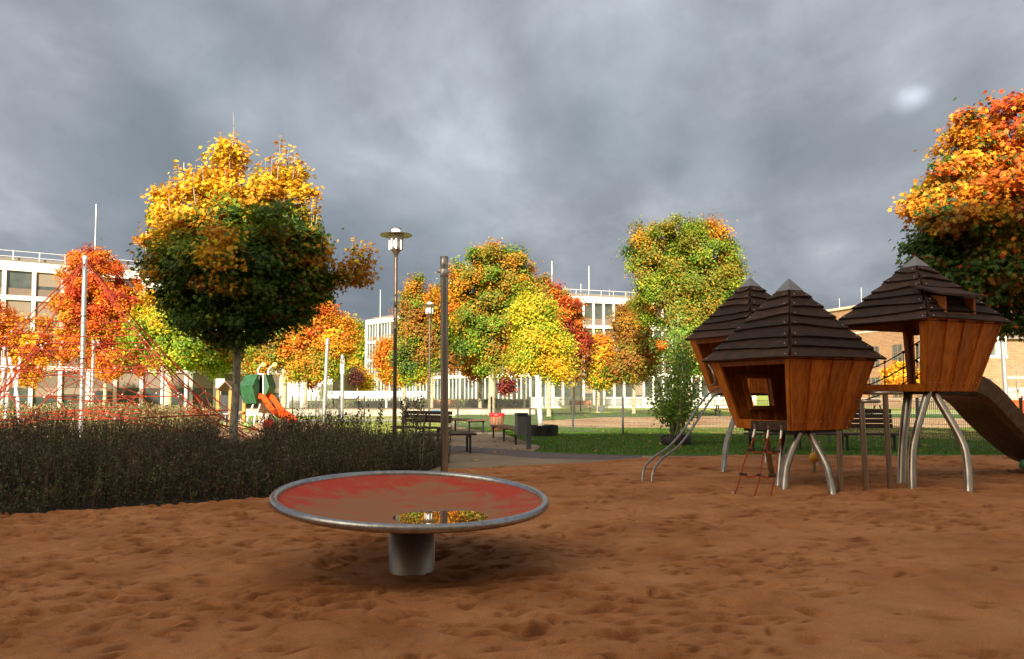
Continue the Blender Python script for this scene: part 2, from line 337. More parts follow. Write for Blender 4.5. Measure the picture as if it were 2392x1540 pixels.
# ------------------------------------------------------------ ground
mb = MB(); mb.add([(-900, -300, -.12), (900, -300, -.12), (900, 1500, -.12), (-900, 1500, -.12)], [(0, 1, 2, 3)]); struct('ground', mb, 'meadow')
EDGE = [(-40, 6.0), (-9, 8.3), (-6.4, 9.6), (-4.6, 10.6), (-3.6, 11.2), (-2.3, 12.6), (-1.35, 14.7), (-1.19, 15.6), (.49, 16.4), (1.95, 17.2), (3.06, 18.2), (5.4, 19.0), (12.4, 18.7), (40, 18.7)]
ex = np.array([e[0] for e in EDGE]); ey = np.array([e[1] for e in EDGE])
def sand():
    dx = .016; x0, x1, y0, y1 = -16, 18, 1.5, 20.5; nx = int((x1-x0)/dx); ny = int((y1-y0)/dx)
    X, Y = np.meshgrid(x0+np.arange(nx)*dx, y0+np.arange(ny)*dx, indexing='ij')
    H = .035*fbm(X, Y, 1.3, 3, 5)+.028*fbm(X, Y, .22, 4, 21)
    rg = np.abs(fbm(X, Y, .55, 4, 61)); H += -.022*np.exp(-(rg/.03)**2)*np.clip(fbm(X, Y, 2.2, 2, 90)*4+.6, 0, 1)
    rs = np.random.RandomState(4)
    for _ in range(5000):
        cx = rs.uniform(x0, x1); cy = rs.uniform(y0, 20); a = rs.rand()*PI; ln = rs.uniform(.06, .16); wd = ln*rs.uniform(.35, .7); dp = rs.uniform(.008, .030)
        if rs.rand() < .5: a = rs.normal(.1, .4)
        if cx > 2 and rs.rand() < .35: continue
        k = int(.36/dx); i = int((cx-x0)/dx); j = int((cy-y0)/dx); s_ = (slice(max(0, i-k), min(nx, i+k)), slice(max(0, j-k), min(ny, j+k)))
        u = X[s_]-cx; v = Y[s_]-cy; p = (u*math.cos(a)+v*math.sin(a))/ln; q = (-u*math.sin(a)+v*math.cos(a))/wd; r2 = p*p+q*q
        H[s_] += -dp*np.exp(-r2*1.6)+dp*.6*np.exp(-(np.sqrt(r2)-1.5)**2*5)*(.6+.4*np.sign(v))
    DAMP_SHADE = np.clip(fbm(X, Y, .8, 5, 33)*4, 0, 1)*.38+np.clip(fbm(X, Y, .12, 3, 83)*3, 0, 1)*.22
    mask = fbm(X, Y, 1.1, 3, 51); busy = fbm(X, Y, 3.5, 2, 12)
    for _ in range(42000):      # kicked hollows: a ramp down, then a crisp little scarp toward the viewpoint side
        cx = rs.uniform(x0, x1); cy = 1.6+18*rs.rand()**1.2; i = int((cx-x0)/dx); j = int((cy-y0)/dx)
        if mask[i, j]+rs.normal(scale=.14) < -.02+.12*(cx > 1.5): continue
        a = rs.normal(.12, .38); ln = rs.uniform(.022, .085)*(1+cy/16)*(1.6 if rs.rand() < .12 else 1); wd = ln*rs.uniform(.28, .6); dp = rs.uniform(.014, .050)*(ln/.08)**.5*(.75 if cx > 1 else 1)
        k = int(min(.5, ln*2.6)/dx)+1; s_ = (slice(max(0, i-k), min(nx, i+k)), slice(max(0, j-k), min(ny, j+k)))
        u = X[s_]-cx; v = Y[s_]-cy; p = (u*math.cos(a)+v*math.sin(a))/ln; q = (-u*math.sin(a)+v*math.cos(a))/wd-.5*p*p*rs.uniform(-.6, 1)
        env = np.exp(-p*p*1.3); prof = np.where(q < 0, -np.exp(-q*q*1.4), .62*np.exp(-q*1.6)*(1-np.exp(-(q+.02)*9))-np.exp(-q*9))
        H[s_] += dp*env*prof; DAMP_SHADE[s_] = np.maximum(DAMP_SHADE[s_], env*np.exp(-((q+.25)*(q+.25))*1.8)*rs.uniform(.3, 1.2))  # each hollow also gets a darker colour, standing in for pit shade
    d = np.hypot(X+.855, Y-6.65); H *= .35+.65*np.clip((d-.25)/.5, 0, 1); H += -.05*np.exp(-((d-.42)/.28)**2)+.035*np.exp(-((d-1.15)/.35)**2)
    H += .05*np.exp(-(np.hypot(X-4.5, Y-12)/.5)**2)
    # rows spaced by depth: fine near the viewpoint, coarser further off
    ys = []; y = 1.6
    while y < 20: ys.append(y); y += max(.011, .0034*y)
    us = np.linspace(-1.1, 1.1, 1250); ys = np.array(ys)
    PX = us[None, :]*(ys[:, None]*.88+1.6); PY = np.repeat(ys[:, None], len(us), 1)
    fi = np.clip((PX-x0)/dx, 0, nx-2); fj = np.clip((PY-y0)/dx, 0, ny-2); i = fi.astype(int); j = fj.astype(int); a = fi-i; b = fj-j
    Z = (H[i, j]*(1-a)+H[i+1, j]*a)*(1-b)+(H[i, j+1]*(1-a)+H[i+1, j+1]*a)*b+.028
    D = (DAMP_SHADE[i, j]*(1-a)+DAMP_SHADE[i+1, j]*a)*(1-b)+(DAMP_SHADE[i, j+1]*(1-a)+DAMP_SHADE[i+1, j+1]*a)*b
    e = np.interp(PX, ex, ey)-PY; k = np.clip((e+.12+.25*fbm(PX, PY, .5, 3, 77))/.35, 0, 1); k = k*k*(3-2*k)
    Z = Z*k+(-.07)*(1-k)
    r, c = PX.shape; co = np.stack([PX, PY, Z], -1).reshape(-1, 3).astype(np.float32)
    idx = np.arange(r*c).reshape(r, c); q = np.stack([idx[:-1, :-1], idx[:-1, 1:], idx[1:, 1:], idx[1:, :-1]], -1)
    keep = ((e+.8)[:-1, :-1] > 0); q = q[keep].reshape(-1, 4)
    o = npmesh('sand', co, q, M_['sand'], smooth=True); at = o.data.attributes.new('damp_shade', 'FLOAT', 'POINT'); at.data.foreach_set('value', D.ravel().astype(np.float32)); tag(o, kind='structure')
def npmesh(name, co, q, m, smooth=False, fcol=None, parent=None):
    me = bpy.data.meshes.new(name); n = q.shape[1]
    me.vertices.add(len(co)); me.vertices.foreach_set('co', np.ascontiguousarray(co, np.float32).ravel())
    me.loops.add(q.size); me.loops.foreach_set('vertex_index', np.ascontiguousarray(q, np.int32).ravel())
    me.polygons.add(len(q)); me.polygons.foreach_set('loop_start', np.arange(len(q), dtype=np.int32)*n)
    me.polygons.foreach_set('use_smooth', np.full(len(q), smooth)); me.materials.append(m)
    if fcol is not None:
        at = me.attributes.new('leaf_hue', 'FLOAT_COLOR', 'FACE'); at.data.foreach_set('color', np.ascontiguousarray(np.hstack([fcol, np.ones((len(fcol), 1))]), np.float32).ravel())
    me.update(calc_edges=True); me.validate()
    o = bpy.data.objects.new(name, me); COL.objects.link(o)
    if parent: o.parent = parent
    return o
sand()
mb = MB(); P = [(-60, -40), (60, -40), (60, 12)]+[(x, y-.5) for x, y in EDGE[::-1]]
mb.add([(p[0], p[1], -.10) for p in P], [tuple(range(len(P)))]); struct('sand', mb, 'sand')

LAWN = gp([(1063, 996), (1119, 1005), (1174, 1013), (1239, 1036), (1262, 1043), (1258, 1050), (1246, 1056), (1340, 1060.5), (1480, 1065), (1600, 1065), (1800, 1064), (2392, 1068), (2900, 1066), (2900, 975), (2000, 965), (1063, 965)])
sheet('lawn', LAWN, .008, 'grass')
PATHP = ccw([(-1.9, 13.0)]+[(x, y-1.0) for x, y in EDGE[7:12]]+[(5.4, 21), (3, 26), (0, 40), (-3.5, 40), (-3, 30), (-3.2, 22), (-3.4, 17)])
sheet('path', PATHP, 0, 'path')
PAVE = gp([(940, 1035), (1055, 1041), (1150, 1048), (1276, 1056), (1400, 1061), (1500, 1065), (1500, 1071), (1400, 1074), (1276, 1072), (1150, 1062), (1055, 1053), (940, 1045)])
sheet('paved_strip', PAVE, .004, 'pave')
sheet('pitch', gp([(1255, 985), (1400, 976), (1700, 972), (2392, 980), (2700, 984), (2700, 1040), (2392, 1035), (2100, 1022), (1700, 1016), (1560, 1003), (1400, 1000), (1290, 996)]), .012, 'pitch')
sheet('pitch', gp([(-300, 1001), (300, 1000), (480, 996), (560, 992), (700, 986), (765, 990), (780, 1004), (700, 1075), (-900, 1110)]), .004, 'net_sand')
BED = ccw([(-45, 5.4), (-9, 8.0), (-6.4, 9.45), (-4.6, 10.45), (-3.7, 11.1), (-2.5, 12.6), (-1.7, 14.9), (-1.35, 17), (-2.6, 19.6), (-5, 20.2), (-7.6, 19.6), (-11, 17.5), (-20, 15.5), (-45, 14)])
sheet('planting_bed', BED, .012, 'soil')
BED2 = ccw([(-26, 27.5), (-18, 28), (-14, 27.5), (-11.6, 27.0), (-10.9, 28.2), (-11.6, 30.5), (-14.5, 33.5), (-26, 34)])
sheet('planting_bed', BED2, .016, 'soil')
sheet('park_path', [(-60, 44), (8, 46), (60, 44), (60, 47), (8, 49.5), (-60, 47.5)], -.10, 'conc')
sheet('park_path', [(2, 57), (40, 52), (80, 52), (80, 58), (40, 62), (4, 63)], -.09, 'pitch')

# ------------------------------------------------------------ foliage
def star(spec):
    return np.array([(r*math.sin(R(a)), r*math.cos(R(a))) for a, r in spec])
MAPLE = star([(0, .62), (22, .30), (48, .56), (78, .26), (108, .42), (160, .16), (200, .16), (252, .42), (282, .26), (312, .56), (338, .30)])
QUADL = np.array([(0, -.5), (.42, .02), (0, .55), (-.42, .02)]); OVAL = np.array([(0, -.5), (.28, -.2), (.26, .2), (0, .5), (-.26, .2), (-.28, -.2)])
HEXL = np.array([(0, -.45), (.5, -.25), (.28, .12), (0, .55), (-.28, .12), (-.5, -.25)])
def leaves(name, c, nrm, size, col, tmpl, m, parent=None, rs=RS, upax=None):
    n = len(c); nrm = nrm/np.linalg.norm(nrm, axis=1, keepdims=True)
    t = rs.normal(size=(n, 3)) if upax is None else upax+rs.normal(scale=.35, size=(n, 3))
    a = np.cross(nrm, t); a /= np.linalg.norm(a, axis=1, keepdims=True)+1e-9; b = np.cross(nrm, a)
    k = len(tmpl); co = c[:, None, :]+(a[:, None, :]*tmpl[None, :, :1]+b[:, None, :]*tmpl[None, :, 1:])*size[:, None, None]
    # leaves droop at their rim
    co[:, :, 2] -= (np.linalg.norm(tmpl, axis=1)**2)[None, :]*size[:, None]*.25
    if parent is not None: co = co-np.array(origin(parent))
    return npmesh(name, co.reshape(-1, 3), np.arange(n*k).reshape(n, k), m, False, col, parent)
def jit(c, rs, v=.16):
    return np.clip(c*(1+rs.normal(scale=v, size=(len(c), 1)))*(1+rs.normal(scale=v*.4, size=(len(c), 3))), .003, .95)
PAL = dict(
    orange=[(.78, .24, .02), (.85, .36, .02), (.70, .16, .02)], red=[(.60, .07, .015), (.72, .13, .02), (.42, .045, .02)],
    yellow=[(.88, .62, .03), (.80, .48, .03), (.55, .55, .04)], lime=[(.48, .56, .03), (.30, .42, .03), (.70, .62, .04)],
    green=[(.15, .27, .025), (.22, .36, .03), (.33, .40, .035)], dgreen=[(.06, .125, .02), (.08, .17, .03), (.12, .20, .03)],
    olive=[(.30, .28, .03), (.42, .27, .03), (.20, .26, .03)], brown=[(.48, .19, .03), (.38, .14, .03), (.30, .20, .03)],
    gold=[(.85, .50, .02), (.92, .66, .04), (.75, .36, .02)], amber=[(.70, .34, .02), (.78, .44, .03), (.55, .24, .02)],
    purple=[(.12, .03, .03), (.20, .05, .03), (.08, .03, .025)], maroon=[(.30, .03, .03), (.40, .05, .03)])
def crown(name, blobs, dens, lsize, tmpl, parent, rs, ncl=1.0, csize=.42, mat_='leaf', flat=.55, inner=.45, blend=.22, hue=None):
    """blobs: (centre, (rx,ry,rz), palette name or list, weight)"""
    C = []; N_ = []; K = []; tips = []
    tot = sum(b[1][0]*b[1][2]+b[1][0]*b[1][1] for b in blobs)
    for ctr, rad, pal, wt in blobs:
        pals = [pal] if isinstance(pal, str) else pal
        w = (rad[0]*rad[2]+rad[0]*rad[1])/tot*wt; nc = max(6, int(ncl*w*60)); nl = max(8, int(dens*w/nc))
        for _ in range(nc):
            d = rs.normal(size=3); d /= np.linalg.norm(d); q = (inner+(1-inner)*rs.rand()**.6)
            p = np.array(ctr)+d*np.array(rad)*q; tips.append(p)
            alt = blobs[rs.randint(len(blobs))][2]; alt = [alt] if isinstance(alt, str) else alt
            if rs.rand() < blend: pals_ = alt
            else: pals_ = pals
            pl = PAL[pals_[rs.randint(len(pals_))]] if hue is None else PAL[hue(p, rs)]; pl2 = PAL[alt[rs.randint(len(alt))]] if hue is None else PAL[hue(p+rs.normal(scale=.25, size=3), rs)]; base = np.array(pl[rs.randint(len(pl))])
            cs = csize*rs.uniform(.6, 1.3); m = int(nl*rs.uniform(.6, 1.4))
            o = rs.normal(size=(m, 3))*np.array([cs, cs, cs*flat])*.6
            C.append(p+o); N_.append(np.array([d[0]*.55, d[1]*.55-.15, d[2]*.3+.55])+rs.normal(scale=.38, size=(m, 3)))
            mixc = np.where(rs.rand(m, 1) < .55, base, np.where(rs.rand(m, 1) < .55, np.array(pl)[rs.randint(len(pl), size=m)], np.array(pl2)[rs.randint(len(pl2), size=m)]))
            K.append(mixc)
    C = np.concatenate(C); N_ = np.concatenate(N_); K = jit(np.concatenate(K), rs)
    leaves(name, C, N_, lsize*rs.uniform(.65, 1.25, len(C)), K, tmpl, M_[mat_], parent, rs)
    return tips
def trunk(parent, base, fork, r, tips, rs, barkm='bark', n=12, name='trunk', lean=0):
    mb = MB(); b = Vector(base); f = Vector(fork); mid = b.lerp(f, .5)+Vector((rs.uniform(-.04, .04), rs.uniform(-.04, .04), 0))
    mb.tube(spline([b-Vector((0, 0, .15)), b+Vector((0, 0, .2)), mid, f], 4), [r*1.3 if i < 3 else r*(1.1-.25*i/12) for i in range(13)], 10)
    top = Vector(f)
    if len(tips):
        zs = sorted(tips, key=lambda p: -p[2]); lead = f.lerp(Vector(zs[0]), .7)
        mb.tube(spline([f-Vector((0, 0, .1)), f.lerp(lead, .5)+Vector((0, 0, 0)), lead], 3), [r*.8*(1-.12*i) for i in range(7)], 7)
        for k in rs.permutation(len(tips))[:n]:
            t = f.lerp(Vector(tips[k]), .8); s0 = f.lerp(Vector((f.x, f.y, t.z)), .3 if t.z > f.z else 0); m_ = s0.lerp(t, .5)+Vector((0, 0, .25))
            mb.tube(spline([s0, m_, t], 3), [r*.45, r*.4, r*.35, r*.3, r*.2, r*.12, r*.05], 6, cap=False)
    return mb.build(name, barkm, parent, world=True)
def tree(px, basepy, Y, blobs, label, dens=5000, lsize=.22, trunk_px=9, forkpy=None, group='autumn trees across the park', name='maple_tree', seed=0, barkm='bark_w', tmpl=HEXL, csize=.75, cat='tree', ncl=1.6, inner=.12, basez=0, nb=8, mat_='leaf', depth=.9):
    """px,basepy: foot of the trunk; blobs in picture measure at the tree's own distance"""
    rs = np.random.RandomState(100+seed); b = W(px, 900, Y); b.z = basez
    root = empty(name, b, 0, label, cat, group); s = Y/F
    B = [(W(cx, cy, Y+oy), (rx*s, min(rx, ry)*s*depth, ry*s), pal, wt) for cx, cy, rx, ry, pal, wt, oy in [tuple(q)+(0,)*(7-len(q)) for q in blobs]]
    tips = crown('crown', B, int(dens*4.2), lsize*.66*(Y/55 if Y < 90 else 1), tmpl, root, rs, ncl*2.4, csize*.72, mat_, inner=inner, flat=.85)
    fz = W(px, forkpy if forkpy else max(q[1]+q[3]*.6 for q in blobs), Y).z
    trunk(root, b, (b.x, b.y, fz), trunk_px*s/2, tips, rs, barkm, nb)
    return root

# the big maple in the planting bed
def near_tree():
    rs = np.random.RandomState(3); Y = 17.8; s = Y/F
    root = empty('maple_tree', W(548, 900, Y)*1.0, 0, 'large dark green maple with a yellow top, standing in the shrub bed on the left', 'tree'); root.location.z = 0
    Bp = [(540, 640, 190, 150, 'x', 1.2, 0), (560, 570, 195, 110, 'x', 1.1, 0), (420, 600, 82, 105, 'x', 1, 0), (390, 540, 55, 70, 'x', 1, .3), (690, 610, 74, 115, 'x', 1.1, 0), (555, 745, 120, 62, 'x', 1.1, 0),
          (455, 480, 80, 70, 'x', 1.0, 0), (385, 480, 34, 45, 'x', .9, 0), (600, 470, 95, 65, 'x', 1.0, 0), (690, 480, 44, 70, 'x', .9, 0), (735, 590, 34, 70, 'x', .9, 0),
          (545, 385, 30, 60, 'x', 1.5, 0), (650, 415, 42, 40, 'x', .8, 0), (690, 420, 24, 36, 'x', .7, .4), (455, 425, 34, 30, 'x', .8, 0), (500, 420, 30, 32, 'x', .8, .3), (512, 590, 25, 55, 'g', 1.3, -2.0), (640, 505, 50, 26, 'g', .7, -1.5),
          (795, 655, 36, 18, 'a', .9, 0), (822, 628, 32, 26, 'a', .75, 0), (852, 600, 20, 26, 'a', .6, 0), (835, 650, 28, 12, 'a', .7, 0), (745, 665, 45, 30, 'x', 1.2, 0), (640, 700, 105, 62, 'x', 1.1, 0), (455, 690, 62, 60, 'x', 1.1, 0)]
    B = [(W(cx, cy, Y+oy), (rx*s, min(rx, ry*1.3)*s*(.85 if rx > 60 else .7), ry*s), pal, wt) for cx, cy, rx, ry, pal, wt, oy in Bp]
    PAL['x'] = PAL['g'] = PAL['a'] = PAL['amber']
    CC = np.array(W(512, 590, Y-2.0)); XA = W(775, 600, Y).x
    def hue(p, r):
        n = float(fbm(np.array([p[0]+p[1]*.6]), np.array([p[2]]), .9, 3, 17)[0]); z = p[2]+n*3.4-.20*(p[0]+6.4)+r.normal(scale=.28)+(.35 if vn(np.array([p[0]*1.0]), np.array([p[1]]), .42, 5)[0] > .62 else 0)
        c = p-CC
        if abs(c[0]) < .30 and abs(c[2]) < .62 and c[1] < .7: return 'gold' if r.rand() < .6 else 'amber'
        if p[0] > XA: return 'amber' if r.rand() < .8 else 'olive'
        if z > 6.0: return 'gold' if r.rand() < .8 else 'yellow'
        if z > 5.35: return ['gold', 'amber', 'amber', 'green'][r.randint(4)]
        if z > 4.7: return ['amber', 'olive', 'dgreen', 'green', 'green'][r.randint(5)]
        if z > 4.1: return ['olive', 'dgreen', 'dgreen', 'green'][r.randint(4)]
        return ['dgreen', 'dgreen', 'dgreen', 'green', 'dgreen', 'brown'][r.randint(6)] if r.rand() < .5 else 'dgreen'
    tips = crown('crown', B, 74000, .125, MAPLE, root, rs, 11, .27, flat=.6, inner=.45, hue=hue)
    # upright shoots that stand above the crown
    SH = [(545, 262, 545, 340, 0), (515, 310, 520, 350, .5), (415, 375, 425, 470, .9), (448, 385, 452, 440, 1), (470, 372, 476, 430, 1), (500, 350, 505, 420, 1), (655, 320, 648, 420, 1), (675, 335, 668, 430, 1), (690, 345, 682, 440, .9),
          (716, 375, 705, 470, 1), (742, 445, 738, 560, 1), (700, 372, 690, 470, 1), (620, 372, 622, 440, .6), (600, 385, 602, 430, .4), (400, 455, 408, 500, .8), (362, 432, 372, 480, 1), (772, 598, 765, 640, .4), (430, 540, 430, 380, .2),
          (828, 552, 815, 612, 1), (845, 560, 830, 615, 1), (868, 575, 850, 620, 1), (838, 585, 822, 640, 1), (878, 600, 855, 625, 1), (860, 640, 835, 650, .8)]
    C = []; N_ = []
    top_y = lambda x: float(np.interp(x, [345, 380, 430, 480, 520, 545, 575, 610, 660, 700, 735, 765], [500, 425, 400, 385, 335, 315, 350, 390, 350, 375, 450, 560]))
    for _ in range(46):
        x = rs.uniform(350, 760); y = top_y(x)+rs.uniform(-8, 40); SH.append((x, y, x+(545-x)*.05+rs.normal(scale=4), y+rs.uniform(60, 110), rs.uniform(.7, 1.2)))
    for x1, y1, x0, y0, lf in SH:
        oy = rs.uniform(-.5, .5); a = W(x0, y0, Y+oy); b = W(x1, y1, Y+oy); tw = MB(); tw.tube([a, a.lerp(b, .5)+Vector((rs.uniform(-.03, .03), 0, 0)), b], [.014, .010, .004], 5, cap=False); tw.build('shoot', 'bark', root, world=True)
        L = (b-a).length; n = int(lf*L*34)
        for k in range(n):
            t = 1-(k+.5)/n*.95; p = np.array(a.lerp(b, t)); th = rs.rand()*6.3; rr = .10
            C.append(p+np.array([math.cos(th)*rr, math.sin(th)*rr, 0])); N_.append(np.array([math.cos(th)*.5, math.sin(th)*.5-.2, .8])+rs.normal(scale=.2, size=3))
    pal = np.array(PAL['gold']+PAL['amber']); K = jit(pal[rs.randint(len(pal), size=len(C))], rs)
    leaves('shoot_leaves', np.array(C), np.array(N_), .125*rs.uniform(.7, 1.2, len(C)), K, MAPLE, M_['leaf'], root, rs)
    b = root.location; mb = MB()
    mb.tube(spline([(b.x, b.y, -.1), (b.x-.01, b.y, .5), (b.x+.03, b.y, 1.5), (b.x+.05, b.y, 2.6), (b.x+.02, b.y, 3.4), (b.x, b.y, 4.6), (b.x, b.y, 6.2)], 5), list(np.interp(np.linspace(0, 6.3, 31), [0, .4, 3.2, 4.6, 6.3], [.125, .10, .088, .06, .02])), 12)
    for k in rs.permutation(len(tips))[:34]:
        t = Vector(tips[k]); s0 = Vector((b.x, b.y, max(2.5, min(4.6, t.z-1.0)))); m_ = s0.lerp(t, .5)+Vector((0, 0, .1))
        mb.tube(spline([s0, m_, t], 3), [.035, .03, .026, .022, .016, .01, .004], 6, cap=False)
    mb.build('trunk', 'bark', root, world=True)
    return root
near_tree()

# the tall maple at the right edge
def right_tree():
    rs = np.random.RandomState(5); Y = 17.4; s = Y/F
    root = empty('maple_tree', (13.3, Y+.8, 0), 0, 'huge maple at the right edge with orange top and dark lower crown', 'tree')
    Bp = [(2480, 330, 190, 130, ['orange', 'orange', 'amber', 'red'], 1.2, 0), (2310, 385, 100, 100, ['orange', 'amber', 'orange'], 1.2, 0), (2210, 440, 75, 62, ['amber', 'gold', 'orange', 'orange'], 1.2, 0),
          (2400, 470, 150, 90, ['orange', 'amber', 'orange', 'brown'], 1.1, -.8), (2160, 475, 42, 40, ['amber', 'orange'], 1.2, 0), (2270, 300, 45, 40, ['orange', 'amber'], 1.0, 0), (2380, 250, 50, 40, ['orange', 'red'], 1.1, 0),
          (2290, 560, 150, 85, ['dgreen', 'dgreen', 'dgreen', 'brown', 'olive'], 1.2, 0), (2200, 600, 65, 95, ['dgreen', 'dgreen', 'brown'], 1.1, 0), (2420, 620, 190, 110, ['dgreen', 'dgreen', 'dgreen', 'olive'], 1.2, 0),
          (2300, 655, 120, 75, ['dgreen', 'dgreen', 'dgreen'], 1.2, 0), (2400, 730, 90, 80, ['dgreen'], 1.2, 0), (2560, 560, 180, 260, ['dgreen', 'orange', 'brown'], .7, .5), (2250, 520, 110, 40, ['amber', 'olive', 'dgreen', 'brown'], 1.0, -.4)]
    B = [(W(cx, cy, Y+oy), (rx*s, rx*s*.85, ry*s), pal, wt) for cx, cy, rx, ry, pal, wt, oy in Bp]
    tips = crown('crown', B, 80000, .14, MAPLE, root, rs, 9, .34, flat=.5, inner=.5, blend=.04)
    trunk(root, (13.3, Y+.8, 0), (13.3, Y+.8, 3.6), .2, tips, rs, 'bark', 30)
right_tree()

T = tree
T(20, 0, 66, [(-15, 790, 62, 78, ['orange', 'orange', 'red'], 1.1), (75, 810, 48, 70, ['amber', 'orange', 'gold'], 1), (40, 870, 55, 40, ['orange', 'amber'], .8)], 'orange maple at the far left edge, left of the climbing net mast', 9000, seed=1)
T(245, 0, 67, [(222, 660, 78, 70, ['red', 'orange', 'orange'], 1.1), (170, 740, 62, 110, ['orange', 'gold', 'amber'], 1.1), (285, 700, 68, 75, ['red', 'orange', 'red'], 1.1), (235, 800, 105, 75, ['orange', 'red', 'amber'], 1.1), (200, 610, 50, 30, ['orange', 'red'], 1.1), (270, 850, 70, 38, ['orange', 'green'], .8)], 'tall orange and red maple rising behind the climbing net mast', 20000, seed=2)
T(396, 0, 66, [(375, 735, 65, 55, ['lime', 'yellow', 'gold'], 1.1), (350, 790, 62, 60, ['lime', 'yellow', 'green'], 1.1), (430, 795, 62, 65, ['green', 'lime', 'green'], 1.1), (385, 835, 75, 35, ['green', 'lime'], 1)], 'yellow and lime maple with a pale trunk between the net and the dark maple', 12000, seed=3, trunk_px=13)
T(512, 0, 72, [(500, 835, 50, 42, ['green', 'green', 'lime'], 1), (570, 815, 45, 38, ['amber', 'green', 'gold'], 1), (455, 835, 30, 28, ['green'], .8)], 'low green and amber maple seen behind the trunk of the dark maple', 7000, seed=4)
T(663, 0, 61, [(660, 830, 62, 40, ['amber', 'green', 'olive'], 1), (700, 785, 62, 55, ['amber', 'orange', 'olive'], 1.1), (735, 740, 52, 52, ['red', 'orange', 'orange'], 1.1), (762, 800, 52, 52, ['amber', 'orange', 'brown'], 1.0), (610, 850, 40, 26, ['green', 'amber'], .9), (700, 850, 62, 34, ['green', 'amber', 'olive'], 1), (760, 770, 52, 62, ['orange', 'amber', 'red'], 1.1)], 'wide orange and green maple with a forked trunk behind the orange slide', 14000, seed=5, trunk_px=15, forkpy=860)
T(714, 0, 60, [(790, 790, 42, 60, ['orange', 'gold', 'amber'], 1), (755, 850, 50, 38, ['green', 'amber', 'olive'], 1), (710, 855, 35, 30, ['lime', 'amber'], .8)], 'orange maple leaning out right behind the forked one, beside the leaning steel pole', 8000, seed=6, trunk_px=9)
T(842, 0, 190, [(838, 800, 24, 55, ['green', 'lime'], 1), (828, 860, 24, 50, ['green', 'olive'], 1), (808, 770, 20, 28, ['lime', 'olive'], .8)], 'tall distant green tree beside the left end of the middle office block', 5000, lsize=.8, csize=2.2, seed=7, trunk_px=6, group='distant trees', name='tree', nb=3)
T(812, 0, 95, [(806, 885, 26, 36, ['gold', 'yellow'], 1), (832, 890, 26, 32, ['gold', 'yellow', 'amber'], 1), (850, 897, 16, 22, ['gold', 'yellow'], 1), (815, 855, 18, 16, ['gold', 'lime'], 1)], 'small bright yellow tree left of the middle office block', 7000, lsize=.34, csize=1.0, seed=8, trunk_px=3, group='distant trees', name='tree', nb=3)
T(835, 0, 92, [(833, 882, 16, 20, ['purple'], 1)], 'small dark purple tree in front of the bright yellow tree', 230, lsize=.24, csize=.7, seed=9, trunk_px=2, group='young purple trees', name='young_tree', nb=4)
T(729, 0, 84, [(728, 884, 15, 22, ['purple', 'maroon'], 1)], 'small dark purple tree before the low white wall', 230, lsize=.24, csize=.7, seed=10, trunk_px=2, group='young purple trees', name='young_tree', nb=4)
T(944, 0, 62, [(905, 835, 24, 48, ['orange', 'orange', 'amber'], 1.1), (930, 870, 32, 28, ['orange', 'lime'], 1)], 'orange maple left of the tall near lamp', 5000, seed=11, trunk_px=9)
T(1008, 0, 57, [(967, 690, 26, 45, ['amber', 'olive', 'brown'], 1), (975, 760, 50, 70, ['olive', 'green', 'brown'], 1.1), (960, 830, 38, 50, ['green', 'dgreen', 'olive'], 1), (1020, 720, 45, 65, ['orange', 'amber', 'brown'], 1.1), (1020, 800, 48, 62, ['dgreen', 'green', 'brown'], 1.1), (965, 870, 36, 22, ['lime', 'amber'], .8), (1040, 840, 34, 30, ['dgreen', 'brown'], .9)], 'pointed olive and brown maple behind the second lamp', 16000, seed=12, trunk_px=9)
T(1148, 0, 55, [(1145, 660, 88, 85, ['green', 'olive', 'amber', 'green'], 1.1), (1080, 680, 50, 75, ['gold', 'orange', 'amber'], 1.1), (1200, 645, 54, 62, ['amber', 'olive', 'green'], 1), (1135, 760, 90, 75, ['green', 'green', 'olive'], 1.1), (1200, 750, 60, 60, ['green', 'olive', 'amber'], 1), (1150, 602, 42, 32, ['amber', 'orange'], 1), (1170, 835, 58, 48, ['green', 'olive'], 1), (1225, 700, 36, 60, ['green', 'olive', 'amber'], 1), (1090, 790, 44, 60, ['green', 'dgreen', 'olive'], 1)], 'broad tall green and amber maple right of the steel post', 24000, seed=13, trunk_px=18, forkpy=840)
T(1122, 0, 62, [(1115, 850, 38, 30, ['amber', 'orange', 'olive'], 1), (1095, 835, 26, 24, ['orange', 'amber'], .9)], 'small orange maple standing under the broad green one', 4000, seed=14, trunk_px=9, forkpy=885)
T(1340, 0, 66, [(1300, 745, 62, 75, ['red', 'red', 'orange'], 1.1), (1342, 790, 34, 62, ['red', 'maroon', 'brown'], 1.1), (1262, 690, 36, 45, ['red', 'orange', 'olive'], 1.1), (1330, 850, 38, 32, ['brown', 'red', 'olive'], 1)], 'dark red maple behind the bright yellow one', 11000, seed=15, trunk_px=7)
T(1282, 0, 52, [(1240, 745, 45, 55, ['yellow', 'lime', 'lime'], 1.1), (1268, 800, 68, 58, ['lime', 'yellow', 'lime'], 1.1), (1230, 830, 42, 40, ['lime', 'yellow', 'green'], 1), (1290, 860, 55, 32, ['yellow', 'gold', 'lime'], 1), (1262, 715, 26, 34, ['yellow', 'lime'], 1)], 'bright yellow and lime maple in the middle of the park', 13000, seed=16, trunk_px=11)
T(1183, 0, 84, [(1182, 900, 16, 20, ['maroon', 'purple'], 1)], 'small maroon tree against the glazed ground floor', 230, lsize=.24, csize=.8, seed=17, trunk_px=2, group='young purple trees', name='young_tree', nb=4)
T(1397, 0, 68, [(1402, 820, 32, 38, ['orange', 'gold', 'amber'], 1.1), (1408, 865, 40, 40, ['amber', 'gold', 'lime', 'green'], 1.1)], 'small round orange maple left of the brown one', 7000, seed=18, trunk_px=8)
